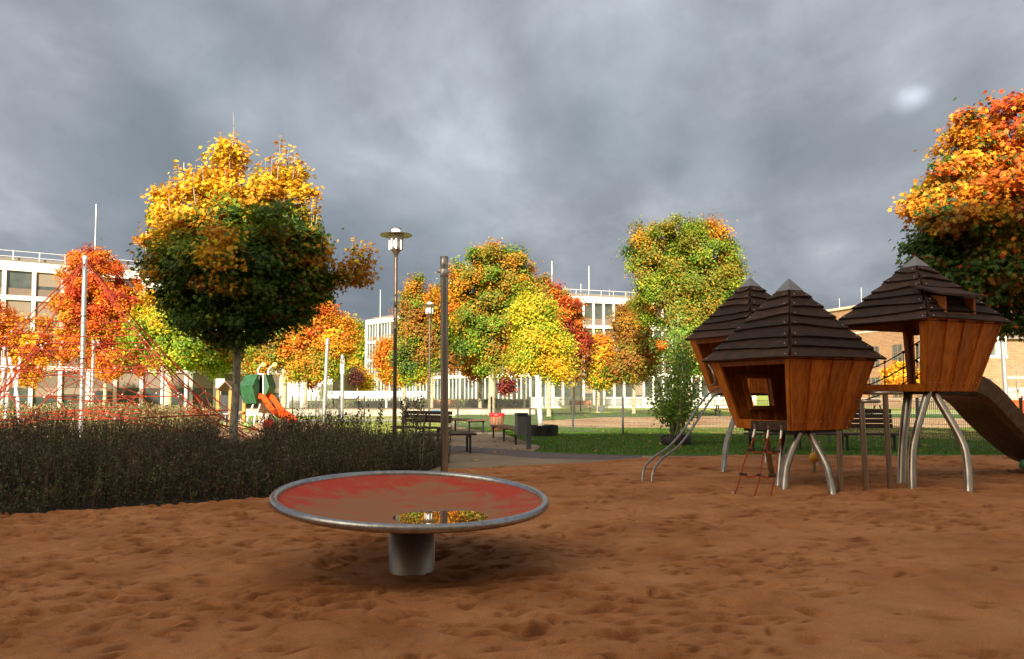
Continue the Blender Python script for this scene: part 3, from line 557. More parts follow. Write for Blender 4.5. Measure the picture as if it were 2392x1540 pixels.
T(1480, 0, 60, [(1478, 760, 40, 60, ['brown', 'amber', 'brown'], 1.1), (1488, 830, 58, 62, ['brown', 'olive', 'brown'], 1.1), (1500, 730, 28, 32, ['brown', 'amber'], 1), (1450, 865, 40, 30, ['brown', 'green'], .8)], 'rounded brown and amber maple left of the tall green one', 14000, seed=19, trunk_px=9)
T(1604, 0, 48, [(1560, 600, 95, 85, ['green', 'green', 'olive'], 1.1), (1650, 610, 78, 90, ['green', 'olive', 'green'], 1.1), (1590, 690, 112, 85, ['green', 'green', 'olive', 'olive'], 1.1), (1520, 555, 48, 42, ['amber', 'olive', 'green'], 1), (1600, 535, 55, 34, ['amber', 'olive'], 1), (1675, 545, 26, 40, ['amber', 'orange'], 1), (1705, 620, 26, 40, ['orange', 'amber', 'olive'], 1), (1620, 790, 85, 70, ['green', 'green', 'dgreen', 'olive'], 1.1), (1480, 610, 32, 36, ['green', 'olive'], 1), (1690, 680, 52, 80, ['green', 'olive', 'olive'], 1.5), (1640, 720, 80, 60, ['green', 'olive'], 1.3), (1640, 850, 70, 45, ['green', 'lime'], .9)], 'tallest green maple rising behind the young tree in a tub', 26000, seed=20, trunk_px=17, forkpy=800)
T(2106, 0, 74, [(2106, 882, 26, 28, ['gold', 'gold', 'orange'], 1)], 'small golden tree seen beneath the raised hut, before the brick building', 2500, lsize=.34, seed=21, trunk_px=3, group='distant trees', name='tree', csize=.8)
def bare_tree():
    rs = np.random.RandomState(9); root = empty('bare_tree', (W(2378, 900, 62).x, 62, 0), 0, 'leafless little tree at the right edge before the brick wall', 'tree'); mb = MB(); b = root.location
    def br(p, d, L, r, k):
        q = p+d*L; mb.tube([p, p.lerp(q, .5)+Vector(rs.normal(scale=.04*L, size=3)), q], [r, r*.8, r*.55], 6, cap=False)
        if k:
            for _ in range(3):
                e = (d+Vector(rs.normal(scale=.45, size=3))+Vector((0, 0, .15))).normalized(); br(p.lerp(q, rs.uniform(.5, 1)), e, L*.68, r*.5, k-1)
    br(Vector((b.x, b.y, -.1)), Vector((0, 0, 1)), 2.0, .09, 4); mb.build('trunk', 'bark', root, world=True)
bare_tree()

# young tree in a black tub
def young_tree():
    rs = np.random.RandomState(31); Y = 22.8; s = Y/F
    root = empty('young_tree', (W(1577, 900, Y).x, Y, .02), 0, 'slender multi-stemmed young green tree growing in a black tub on the lawn', 'young tree')
    b = root.location; mb = MB(); C = []; N_ = []; zt = W(0, 735, Y).z
    for k in range(16):
        x1 = rs.normal(scale=26)*s+.12*s*0; zt_ = zt*(1-.62*abs(x1)/(45*s))*rs.uniform(.62, 1) if k else zt
        if k == 0: x1 = .05
        y1 = rs.normal(scale=.45); t = Vector((b.x+x1*1.5, Y+y1, max(1.2, zt_)))
        p = spline([(b.x+rs.normal(scale=.1), Y+rs.normal(scale=.1), .1), (b.x+x1*.6, Y+y1*.5, .9), (b.x+x1*1.1, Y+y1*.8, t.z*.6), t], 5)
        mb.tube(p, [.022*(1-i/len(p))+.004 for i in range(len(p))], 6, cap=False)
        for q in range(int(t.z*105)):
            u = rs.uniform(.16, 1)**.8; i = min(len(p)-1, int(u*len(p))); o = rs.normal(size=3)*np.array([.19, .19, .14])
            C.append(np.array(p[i])+o); N_.append(rs.normal(size=3)*.7+np.array([0, -.6, .3]))
    mb.build('stem', 'bark', root, world=True); pal = np.array([(.12, .24, .03), (.17, .31, .04), (.26, .40, .06), (.36, .44, .08)])
    K = jit(pal[rs.randint(4, size=len(C))], rs); leaves('crown', np.array(C), np.array(N_), .10*rs.uniform(.6, 1.2, len(C)), K, OVAL, M_['leaf'], root, rs)
    t = MB(); t.lathe([(.44, 0), (.48, .26), (.45, .27), (.44, .22), (.001, .22)], 20, sy=.8)
    o = t.build('planter_tub', 'black'); o.location = (b.x, Y, .01); tag(o, 'black round tub holding the slender young tree', 'planter')
young_tree()

# shrub beds: nobody could count the stems
def shrubs(name, poly, n, hfun, cols, label, leafn, seed, lsz=.035, stemcol='bark', dry=.5):
    rs = np.random.RandomState(seed); xs = [p[0] for p in poly]; ys = [p[1] for p in poly]
    X = rs.uniform(max(min(xs), -26), max(xs), n*3); Y = rs.uniform(min(ys), max(ys), n*3); ok = inside(poly, X, Y) & (np.abs(X) < .85*Y+2); X = X[ok][:n]; Y = Y[ok][:n]; n = len(X)
    H = hfun(X, Y, rs); lean = rs.normal(scale=.16, size=(n, 2))*H[:, None]; cl = fbm(X, Y, .9, 3, seed)
    # stems as thin blades
    ang = rs.rand(n)*PI; w = .004+.003*rs.rand(n); dx = np.cos(ang)*w; dy = np.sin(ang)*w
    co = np.zeros((n, 2, 4, 3)); 
    mx = X+lean[:, 0]*.4; my = Y+lean[:, 1]*.4; tx = X+lean[:, 0]; ty = Y+lean[:, 1]
    for k, (x0, y0, z0, x1, y1, z1, a, b) in enumerate([(X, Y, H*0, mx, my, H*.5, 1, .8), (mx, my, H*.5, tx, ty, H, .8, .3)]):
        co[:, k, 0] = np.stack([x0-dx*a, y0-dy*a, z0], -1); co[:, k, 1] = np.stack([x0+dx*a, y0+dy*a, z0], -1)
        co[:, k, 2] = np.stack([x1+dx*b, y1+dy*b, z1], -1); co[:, k, 3] = np.stack([x1-dx*b, y1-dy*b, z1], -1)
    sc_ = np.array([(.10, .07, .05), (.15, .11, .07), (.07, .05, .04)])[rs.randint(3, size=n)]
    L = leafn; u = rs.rand(n, L)**.9; c = np.stack([X[:, None]+lean[:, :1]*u, Y[:, None]+lean[:, 1:]*u, H[:, None]*u], -1)+rs.normal(scale=.045, size=(n, L, 3))*(1.25-u[..., None]*.8)
    c[..., 2] = np.maximum(c[..., 2], .02); c = c.reshape(-1, 3); m = len(c); nr = rs.normal(size=(m, 3))+np.array([0, -.3, .5])
    nr /= np.linalg.norm(nr, axis=1, keepdims=True); t = np.cross(nr, rs.normal(size=(m, 3))+np.array([0, 0, 1.0])); t /= np.linalg.norm(t, axis=1, keepdims=True)+1e-9; b = np.cross(nr, t)
    sz = lsz*rs.uniform(.5, 1.4, m); q = np.stack([c-b*sz[:, None]*.9, c+t*sz[:, None]*.36, c+b*sz[:, None]*.9, c-t*sz[:, None]*.36], 1)
    pal = np.array(cols); base = np.repeat(rs.randint(len(pal), size=n), L); K = pal[np.where(rs.rand(m) < .6, base, rs.randint(len(pal), size=m))]*(.92+1.2*np.repeat(cl, L))[:, None]; uu = np.clip((u.reshape(-1)-.45)/.5, 0, 1)[:, None]*dry*(.5+.5*rs.rand(m, 1)); K = K*(1-uu)+np.array((.24, .175, .12))*uu
    co = np.concatenate([co.reshape(-1, 3), q.reshape(-1, 3)]); K = jit(np.concatenate([np.repeat(sc_, 2, 0), K]), rs, .22)
    o = npmesh(name, co, np.arange(len(co)).reshape(-1, 4), M_['leaf2'], False, K); tag(o, label, 'shrubs', kind='stuff'); return o
def h1(X, Y, rs):
    # distance behind the front edge of the bed
    fx = np.array([-45, -9, -6.4, -4.6, -3.7, -2.5, -1.7]); fy = np.array([5.4, 8.0, 9.45, 10.45, 11.1, 12.6, 14.9])
    d = np.clip((Y-np.interp(X, fx, fy))/1.1, 0, 1); base = .25+.74*np.sqrt(d); ax = X/np.maximum(Y, 1); base *= np.where((np.abs(ax+.352) < .03) & (Y > 12.5), .55, 1)
    base *= (.94+1.25*fbm(X, Y, 1.3, 4, 3)); r = rs.rand(len(X)); base *= rs.uniform(.42, 1.14, len(X)); tall = (r > .965) & (d > .5); base[tall] *= 1.35
    thin = (Y > 15.2); base[thin] *= .82
    return base
def lowedge(X, Y, rs): return rs.uniform(.08, .45, len(X))
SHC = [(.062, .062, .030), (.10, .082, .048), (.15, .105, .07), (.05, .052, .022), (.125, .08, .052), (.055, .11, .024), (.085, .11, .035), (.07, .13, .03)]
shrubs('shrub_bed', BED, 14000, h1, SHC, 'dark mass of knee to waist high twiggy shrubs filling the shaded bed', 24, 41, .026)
def h3(X, Y, rs):
    b = h1(X, Y, rs); m = fbm(X, Y, 1.2, 3, 8); return np.where(m > .0, np.clip(b, .5, 1)*rs.uniform(1.05, 1.5, len(X)), b*.6)
shrubs('shrub_wisps', BED, 2600, h3, [(.16, .12, .08), (.11, .10, .05), (.20, .15, .11)], 'feathery brown shoot tips standing above the shaded shrub bed', 15, 45, .018, dry=.8)
def h2(X, Y, rs): return rs.uniform(.55, 1.0, len(X))*1.25*(.9+.4*fbm(X, Y, 1.5, 2, 9))
shrubs('shrub_bed', BED2, 6500, h2, [(.50, .40, .15), (.36, .34, .11), (.58, .48, .24), (.26, .25, .08), (.42, .30, .14)], 'pale golden shrubs behind the climbing net', 14, 43, .05, dry=0)
# taller leafy shoots on the near-right of the bed
def tall_shoots():
    rs = np.random.RandomState(55); C = []; N_ = []; mb = MB()
    for k in range(30):
        px = rs.choice([760, 775, 800, 830, 850, 872, 880, 905, 940, 955, 968, 985])+rs.normal(scale=7); Y = rs.uniform(15, 18.5); x = W(px, 900, Y).x; h = rs.uniform(1.0, 1.38) if k % 3 else 1.45
        t = (x+rs.normal(scale=.06), Y, h); mb.tube([(x, Y, 0), (x+rs.normal(scale=.03), Y, h*.5), t], [.007, .005, .003], 5, cap=False)
        for q in range(40):
            u = rs.uniform(.35, 1); C.append(np.array([x+(t[0]-x)*u, Y, h*u])+rs.normal(scale=.03, size=3)); N_.append(rs.normal(size=3)+np.array([0, -.4, .4]))
    root = empty('tall_shoots', (-3, 17, 0)); tag(root, 'taller leafy shoots sticking up above the shaded shrub bed', 'shoots', kind='stuff')
    mb.build('stem', 'bark', root, world=True)['kind'] = 'stuff'; pal = np.array(SHC)[:6]*1.3
    leaves('foliage', np.array(C), np.array(N_), .06*rs.uniform(.6, 1.2, len(C)), jit(pal[rs.randint(6, size=len(C))], rs), OVAL, M_['leaf2'], root, rs)['kind'] = 'stuff'
tall_shoots()

def blades(name, poly, n, hgt, cols, label, seed, w=.008, lim=(-30, 30, 0, 60)):
    rs = np.random.RandomState(seed); xs = [p[0] for p in poly]; ys = [p[1] for p in poly]
    X = rs.uniform(max(min(xs), lim[0]), min(max(xs), lim[1]), n*3); Y = rs.uniform(max(min(ys), lim[2]), min(max(ys), lim[3]), n*3); ok = inside(poly, X, Y); X = X[ok][:n]; Y = Y[ok][:n]; n = len(X)
    a = rs.rand(n)*PI; h = hgt*rs.uniform(.4, 1.2, n)*(1+.8*fbm(X, Y, .6, 2, seed)); l = rs.normal(scale=.5, size=(n, 2))*h[:, None]; dx = np.cos(a)*w; dy = np.sin(a)*w
    co = np.stack([np.stack([X-dx, Y-dy, h*0], -1), np.stack([X+dx, Y+dy, h*0], -1), np.stack([X+l[:, 0], Y+l[:, 1], h+.005], -1)], 1)
    o = npmesh(name, co.reshape(-1, 3), np.arange(n*3).reshape(n, 3), M_['leaf2'], False, jit(np.array(cols)[rs.randint(len(cols), size=n)], rs)); tag(o, label, 'grass', kind='stuff')
blades('grass', LAWN, 110000, .07, [(.05, .145, .008), (.07, .18, .012), (.11, .22, .02), (.15, .18, .03)], 'short green lawn grass beyond the sand', 61, lim=(-4, 22, 19, 34))
def fallen():
    rs = np.random.RandomState(71); n = 3000; X = rs.uniform(-20, 25, n); Y = rs.uniform(9, 60, n)**1.0; C = np.stack([X, Y, np.full(n, .04)], -1)
    m = (~inside(BED, X, Y)) & ((Y > 19.5) | (rs.rand(n) < .035)); C = C[m]; n = len(C); pal = np.array(PAL['gold']+PAL['amber']+PAL['brown'])
    o = leaves('fallen_leaves', C, rs.normal(scale=.3, size=(n, 3))+np.array([0, 0, 1]), .13*rs.uniform(.6, 1.1, n), jit(pal[rs.randint(9, size=n)], rs), MAPLE, M_['leaf'], None, rs); tag(o, 'fallen yellow and brown leaves lying on lawn and sand', 'leaves', kind='stuff')
fallen()

# ------------------------------------------------------------ spinning dish in the foreground
def dish():
    c = Vector((-.855, 6.65, 0)); root = empty('spinning_dish', c, 0, 'tilted round red dish with steel rim on a thick post', 'playground dish')
    RD = 1.155; ny, nx_ = .064, -.038; zc = .614
    rot = Matrix.Rotation(math.atan(ny), 3, 'X') @ Matrix.Rotation(-math.atan(nx_), 3, 'Y')
    def put(mb, name, m, par=root):
        mb.v = [tuple(rot @ Vector(v)+Vector((0, 0, zc))) for v in mb.v]; return mb.build(name, m, par)
    d = .088
    mb = MB(); rr = np.linspace(0.002, 1.125, 26); mb.lathe([(r, .012-d*(1-(r/RD)**2)) for r in rr], 96); o = put(mb, 'surface', 'disc')
    mb = MB(); mb.lathe([(1.14+.034*math.cos(a), .008+.034*math.sin(a)) for a in np.linspace(-PI, PI, 17)], 128); put(mb, 'rim', M_['rimsteel'])
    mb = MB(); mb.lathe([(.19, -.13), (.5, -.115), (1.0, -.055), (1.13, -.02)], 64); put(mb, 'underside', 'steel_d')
    mb = MB(); mb.lathe([(.195, -.3), (.195, .50), (.001, .50)], 48); mb.build('post', M_['postmat'], root)
    # water held by the low side
    lx = -nx_; ly = -ny; k = RD*RD/(2*d); px_, py_ = -nx_*k, -ny*k
    zmin = zc+.012-d+ny*py_+nx_*px_+d*(px_*px_+py_*py_)/RD/RD
    mb = MB(); N = 64; lvl = zmin+.0100
    vs = []
    for i in range(N):
        a = 2*PI*i/N; r = .378; vs.append((px_+r*math.cos(a), py_+r*math.sin(a)*.98, lvl))
    mb.add(vs, [tuple(range(N))]); mb.build('puddle', 'puddle', root)
M_['rimsteel'] = mat('rim_steel', (.34, .335, .33), .30, 1, .12, 20, col2=(.48, .48, .49), bump=.15, bscale=60)
M_['postmat'] = mat('post_steel', (.34, .29, .24), .45, .85, .06, 4)
dish()

# ------------------------------------------------------------ play huts on stilts
def shingle_roof(root, half, z0, z1, seed, dormer=False):
    rs = np.random.RandomState(seed); mb = MB(); n = 7; ts = np.linspace(0, .90, n+1); ts = ts+np.concatenate([[0], rs.uniform(-.012, .012, n-1), [0]]); H = z1-z0
    for f in range(4):
        Rm = Matrix.Rotation(f*PI/2, 3, 'Z')
        for k in range(n):
            a, b = ts[k], min(.93, ts[k+1]+.045); segs = 10; out = []; w0, w1 = half*(1-a), half*(1-b); ph = rs.uniform(0, 6); am = rs.uniform(.006, .026); tilt = rs.uniform(-.022, .022)
            nrm = Vector((0, -H, half)).normalized(); lip = .060; thick = .034
            for j in range(segs+1):
                u = -1+2*j/segs; wob = am*math.sin(u*2.3+ph)+tilt*u+rs.uniform(-.003, .003)
                la = a+wob/H if 0 < k else a+wob*.3
                top = Vector((w1*u, -w1, z0+H*b)); bot = Vector((w0*u, -half*(1-la), z0+H*la))
                ex = 1.0 if abs(u) < 1 else 1.0
                out.append((top+nrm*.006, bot+nrm*lip, bot+nrm*(lip-thick), top-nrm*.01))
            vs = [Rm @ p for q in out for p in q]; fs = []
            for j in range(segs):
                o = j*4; fs += [(o+1, o+5, o+4, o), (o+2, o+6, o+5, o+1), (o+3, o+7, o+6, o+2), (o, o+4, o+7, o+3)]
            fs += [(0, 3, 2, 1), (segs*4+1, segs*4+2, segs*4+3, segs*4)]
            mb.add(vs, fs)
    # screw heads near the ridges
    sb = MB()
    for f in range(2):
        Rm = Matrix.Rotation(-f*PI/2, 3, 'Z')
        for k in range(n):
            for sgn in (-1, 1):
                a = ts[k]+.03; w = half*(1-a); nrm = Vector((0, -H, half)).normalized(); p = Vector((sgn*(w-.07), -half*(1-a), z0+H*a))+nrm*.052; sb.ball(Rm @ p, .007, 6, 4)
    mb.second(sb, 'ferr')
    roof = mb.build('roof', 'shingle', root)
    mb = MB(); t = .87; w = half*(1-t)+.03; z = z0+H*t+.012; h = H*(1-t)+.045
    mb.add([(-w, -w, z), (w, -w, z), (w, w, z), (-w, w, z), (0, 0, z+h)], [(0, 1, 4), (1, 2, 4), (2, 3, 4), (3, 0, 4), (3, 2, 1, 0)]); mb.build('roof_cap', 'zinc', roof)
    # rafter underside
    mb = MB(); w = half-.06
    mb.add([(-w, -w, z0-.01), (w, -w, z0-.01), (w, w, z0-.01), (-w, w, z0-.01), (0, 0, z1-.12)], [(1, 0, 4), (2, 1, 4), (3, 2, 4), (0, 3, 4)]); mb.build('roof_lining', 'wood_in', roof)
    return roof
def hut(name_loc, rz, zf, ze, zt, label, faces, b=.60, t=.905, half=1.005, seed=1, dormer=False):
    root = empty('play_hut', name_loc, rz, label, 'play hut', 'shingled wooden play huts on steel stilts'); rs = np.random.RandomState(seed)
    H = ze-zf+.06
    def P(f, u, v, off=0):   # u -1..1 across, v 0..1 up
        w = b+(t-b)*v; p = Vector((w*u, -w-off, zf+H*v)); return Matrix.Rotation(f*PI/2, 3, 'Z') @ p
    def plank(mb, f, u0, u1, v0, v1, off, th=.03, bow=0):
        vs = [P(f, u0, v0, off-th), P(f, u1, v0, off-th), P(f, u1, v0, off), P(f, u0, v0, off), P(f, u0, v1, off-th), P(f, u1, v1, off-th), P(f, u1, v1, off), P(f, u0, v1, off)]
        mb.hexa(vs)
    def planks(mb, f, v0, v1, ua=-1, ub=1, n=8):
        c = np.linspace(ua, ub, n+1); c[1:-1] += rs.uniform(-.025, .025, n-1)
        for i in range(n):
            e = .03 if i % 2 == 0 else -.006; plank(mb, f, c[i]-e*.6, c[i+1]+e*.6, v0, v1, .036 if i % 2 == 0 else .006+.003*(i % 3))
    for f, kind in enumerate(faces):      # 0 = -Y, 1 = +X, 2 = +Y, 3 = -X
        if kind == 'wall':
            mb = MB(); planks(mb, f, 0, 1)
            sb = MB()
            for i in range(12):
                for v in (.12, .03): sb.ball(P(f, -.9+1.8*i/11, v, .033), .006, 6, 4)
            mb.second(sb, 'ferr').build('wall', 'wood', root)
        elif kind == 'window':
            mb = MB(); planks(mb, f, 0, .30, -1, 1, 7); planks(mb, f, .30, .74, -1, -.34, 2); planks(mb, f, .30, .74, .34, 1, 2); planks(mb, f, .74, 1, -1, 1, 7); w = mb.build('wall', 'wood', root)
            fr = MB()
            for u0, u1, v0, v1 in ((-.46, -.34, .26, .78), (.34, .46, .26, .78), (-.34, .34, .26, .315), (-.34, .34, .725, .78)): plank(fr, f, u0, u1, v0, v1, -.026, .035); plank(fr, f, u0, u1, v0, v1, .06, .028)
            fr.build('window_frame', 'wood', w)
        elif kind == 'open':
            mb = MB(); plank(mb, f, -1.03, -.80, 0, 1, .034, .045); plank(mb, f, .90, 1.0, 0, 1, .030, .04); plank(mb, f, -.80, .90, 0, .13, .028, .035); mb.build('door_frame', 'wood', root)
            mb = MB(); plank(mb, f, -.80, .90, .885, 1, .028, .035); mb.build('door_lintel', 'wood_in', root)
        elif kind == 'through':
            mb = MB(); plank(mb, f, -1.03, -.86, 0, 1, .030, .05); plank(mb, f, .86, 1.03, 0, 1, .030, .05); plank(mb, f, -.86, .86, 0, .10, .028, .05); mb.build('door_frame', 'wood', root)
    mb = MB(); mb.box((0, 0, zf+.035), (2*b-.01, 2*b-.01, .05)); mb.box((0, 0, zf-.02), (2*b-.12, 2*b-.12, .06)); mb.build('floor', 'dark', root)
    roof = shingle_roof(root, half, ze, zt, seed)
    if dormer:
        z = ze; dm = None
        for x in (-.50, .20):
            db = MB(); yf = -half+.085; db.prism([(x, yf, z+.10), (x, yf, z+.40), (x, -.60, z+.45), (x, -.55, z+.30)], (.055, 0, 0)); o = db.build('dormer_cheek', 'wood', roof)
        db = MB(); db.box((-.14, -half+.10, z+.115), (.62, .05, .05)); dm = db.build('dormer_sill', 'wood', roof)
        lb = MB(); ya, yb2 = -half-.03, -.46
        lb.hexa([(-.72, ya, z+.40), (.36, ya, z+.40), (.36, yb2, z+.60), (-.72, yb2, z+.60), (-.72, ya, z+.435), (.36, ya, z+.435), (.36, yb2, z+.635), (-.72, yb2, z+.635)]); lb.build('dormer_lid', 'shingle', roof)
        ib = MB(); ib.hexa([(-.45, -.80, z+.14), (.20, -.80, z+.14), (.20, -.60, z+.2), (-.45, -.60, z+.2), (-.45, -.72, z+.41), (.20, -.72, z+.41), (.20, -.60, z+.42), (-.45, -.60, z+.42)]); ib.build('dormer_lining', 'black', roof)
    return root
HA = hut((4.655, 12.85, 0), R(25), .93, 2.04, 3.39, 'nearest play hut, low on its stilts, with an open doorway and rope ladder facing left', ['wall', 'wall', 'window', 'open'], seed=2)
HB = hut((5.17, 16.6, 0), R(27), 1.52, 2.68, 3.98, 'play hut half hidden behind the nearest one, with the curved steel rails', ['wall', 'through', 'wall', 'open'], seed=5, half=.97)
HC = hut((7.0, 13.25, 0), R(24), 1.545, 2.665, 3.84, 'raised play hut on the right with a dormer in its roof and the steel slide', ['wall', 'open', 'through', 'through'], seed=9, dormer=True, b=.585, t=.885, half=.975)

def legs(root, spec):
    for (bx, by), (tx, ty), Yt, bow, r in spec:
        b = G(bx, by); t = W(tx, ty, Yt); m = b.lerp(t, .5)+Vector((bow, 0, 0)); m2 = b.lerp(t, .25)+Vector((bow*.72, 0, 0))
        loc = Matrix.Rotation(-root.rotation_euler.z, 3, 'Z'); p = [b-Vector((0, 0, .15)), b, m2, m, t]
        mb = MB(); q = spline([loc @ (v-Vector(root.location)) for v in p], 6); mb.tube(q, r, 16); mb.build('leg', 'steel', root)
legs(HA, [((1832, 1150), (1866, 1012), 12.25, -.06, .056), ((1945, 1157), (1889, 1010), 12.3, .075, .056), ((1818, 1142), (1830, 1010), 12.8, -.01, .052), ((1805, 1115), (1790, 1008), 13.4, -.02, .05)])
legs(HB, [((1690, 1106), (1724, 950), 15.8, -.07, .052), ((1905, 1090), (1890, 960), 16.9, .02, .05), ((1790, 1085), (1795, 950), 16.9, 0, .05)])
legs(HC, [((2131.5, 1146), (2168, 914), 12.6, -.10, .06), ((2263, 1151), (2180, 914), 12.7, .17, .06), ((2106, 1135), (2122, 912), 13.1, -.03, .072)])
HA.location.z = HB.location.z = HC.location.z = 0

# cylindrical stepping posts between the huts
def stepping(px, py, tx, ztop, label, rad=.25, off=0):
    b = G(px, py); root = empty('stepping_post', b, 0, label, 'stepping post', 'steel posts beside the nearest hut'); t = W(tx, 940, b.y); dx = t.x-b.x
    mb = MB(); mb.tube([(0, 0, -.15), (dx*.5, 0, ztop*.5), (dx, 0, ztop)], .043, 14); mb.build('post', 'steel', root)
    if rad:
        mb = MB(); mb.lathe([(rad+.028*math.cos(a), .02+.028*math.sin(a)) for a in np.linspace(-PI, PI, 13)], 32, (dx+off, .05, ztop)); mb.build('ring', 'steel', root)
        mb = MB(); mb.lathe([(.001, .03), (rad, .03), (rad, .005), (.001, .005)], 32, (dx+off, .05, ztop), smooth=False); mb.build('tread', 'dark', root)
stepping(1964, 1154, 1958, .95, 'steel post directly right of the nearest hut, its top under the floor', 0)
stepping(2024, 1151, 2012, 1.37, 'steel stepping post with the lower and smaller round plate', .15, .12)
stepping(2080, 1146, 2068, 1.50, 'steel stepping post with the higher round plate, closest to the dormer hut', .26, -.01)

# rails to slide down from the rear hut
def rails():
    P1 = [(1708, 905, 15.6), (1682, 907, 15.4), (1655, 921, 15.1), (1625, 958, 14.7), (1597, 1005, 14.3), (1562, 1044, 13.9), (1528, 1068, 13.5), (1507, 1090, 13.25), (1501, 1112, 13.15), (1501, 1126, 13.1)]
    P2 = [(1722, 905, 15.5), (1698, 908, 15.3), (1668, 925, 15.0), (1640, 965, 14.6), (1612, 1008, 14.2), (1582, 1045, 13.8), (1549, 1070, 13.4), (1530, 1092, 13.1), (1523, 1114, 13.0), (1523, 1128, 12.95)]
    root = empty('slide_rails', G(1512, 1127), 0, 'pair of curved steel rails sweeping down left from the rear hut to the sand', 'slide rails')
    for P in (P1, P2):
        mb = MB(); q = [W(*p) for p in P]; q.append(q[-1]-Vector((0, 0, .25))); mb.tube(spline(q, 6), .021, 12); mb.build('rail', 'steel', root, world=True)
    mb = MB(); h = spline([W(1655, 852, 15.5), W(1665, 870, 15.3), W(1670, 895, 15.3), W(1658, 902, 15.4)], 5); mb.tube(h, .014, 8); mb.build('grab_handle', 'steel', root, world=True)
rails()

# stainless slide of the right hut
def steel_slide():
    root = empty('slide', (9.2, 14.2, 0), 0, 'wide brown-grey steel slide running down right from the dormer hut, seen from its underside', 'slide')
    U = Vector((.91, .42, 0)); c = spline([Vector((7.0, 13.25, z))+U*q for q, z in ((.62, 1.53), (1.0, 1.49), (1.38, 1.30), (1.75, 1.02), (2.3, .66), (2.93, .33), (3.4, .21), (3.9, .19))], 5)
    w = .44; mb = MB(); n = len(c); d = Vector((.42, -.91, 0)).normalized(); th = []
    for i in range(n):
        t = (c[min(i+1, n-1)]-c[max(i-1, 0)]).normalized(); u = d.cross(t).normalized(); u = u if u.z > 0 else -u; th.append(u)
    # bed with flared, rounded cheeks: one cross-section swept along the chute
    prof = [(-w-.03, .30), (-w, .32), (-w+.03, .28), (-w+.07, .06), (-w+.14, 0), (w-.14, 0), (w-.07, .06), (w-.03, .28), (w, .32), (w+.03, .30), (w, .02), (w-.1, -.05), (-w+.1, -.05), (-w, .02)]
    vs = [c[i]+d*a+th[i]*b for i in range(n) for a, b in prof]; k = len(prof)
    mb.add(vs, [(i*k+j, i*k+(j+1) % k, (i+1)*k+(j+1) % k, (i+1)*k+j) for i in range(n-1) for j in range(k)], False); mb.add(vs[:k], [tuple(range(k))]); mb.add(vs[-k:], [tuple(range(k))[::-1]])
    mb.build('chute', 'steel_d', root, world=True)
    mb = MB(); mb.tube([(10.3, 14.75, -.1), (10.3, 14.75, .2)], .04, 10); mb.build('foot', 'steel', root, world=True)
steel_slide()

# rope ladder
def rope_ladder():
    tops = [W(1763, 1000, 12.02), W(1794.6, 1002, 11.93), W(1825, 1003, 11.84)]; bots = [G(1711, 1158), G(1761, 1161), G(1800, 1163)]
    root = empty('rope_ladder', G(1761, 1161), 0, 'short red rope ladder with black joints below the doorway of the nearest hut', 'rope ladder')
    plate = MB(); plate.bar(W(1754, 993, 12.06), W(1838, 995, 11.80), .02, .14); plate.build('mounting_plate', 'steel_d', root, world=True)
    pts = []
    for i in range(3):
        a, b = tops[i]-Vector((0, 0, .06)), bots[i]-Vector((0, 0, .05)); q = [a.lerp(b, k/6)+Vector((.012*math.sin(k*1.7+i), -.01, 0)) for k in range(7)]
        mb = MB(); mb.tube(spline(q, 3), .011, 8); mb.build('rope', 'rope', root, world=True); pts.append((a, b))
        mb = MB(); mb.tube([tops[i]-Vector((0, 0, .01)), a.lerp(b, .09)], .017, 10); mb.build('clamp', 'ferr', root, world=True)
        mb = MB(); mb.tube([tops[i]+Vector((0, 0, .06)), tops[i]-Vector((0, 0, .02))], .022, 8); mb.build('shackle', 'steel', root, world=True)
    mb = MB(); e = bots[0]; mb.tube([e-Vector((0, 0, .03)), e+Vector((.01, 0, .06))], .02, 8); mb.build('clamp', 'ferr', root, world=True)
    for f in (.28, .64):
        P = [a.lerp(b, f) for a, b in pts]; s_ = [P[0], P[0].lerp(P[1], .5)-Vector((0, 0, .035)), P[1], P[1].lerp(P[2], .5)-Vector((0, 0, .03)), P[2]]
        mb = MB(); mb.tube(spline(s_, 5), .012, 8); mb.build('rung', 'rope', root, world=True)
        for i, p in enumerate(P):
            mb = MB(); mb.ball(p, .028, 10, 6); dvec = (P[1]-P[0]).normalized()*(1 if i == 0 else -1)
            mb.tube([p, p+dvec*(.09 if i != 1 else .04)], .017, 8); mb.build('joint', 'black', root, world=True)
rope_ladder()

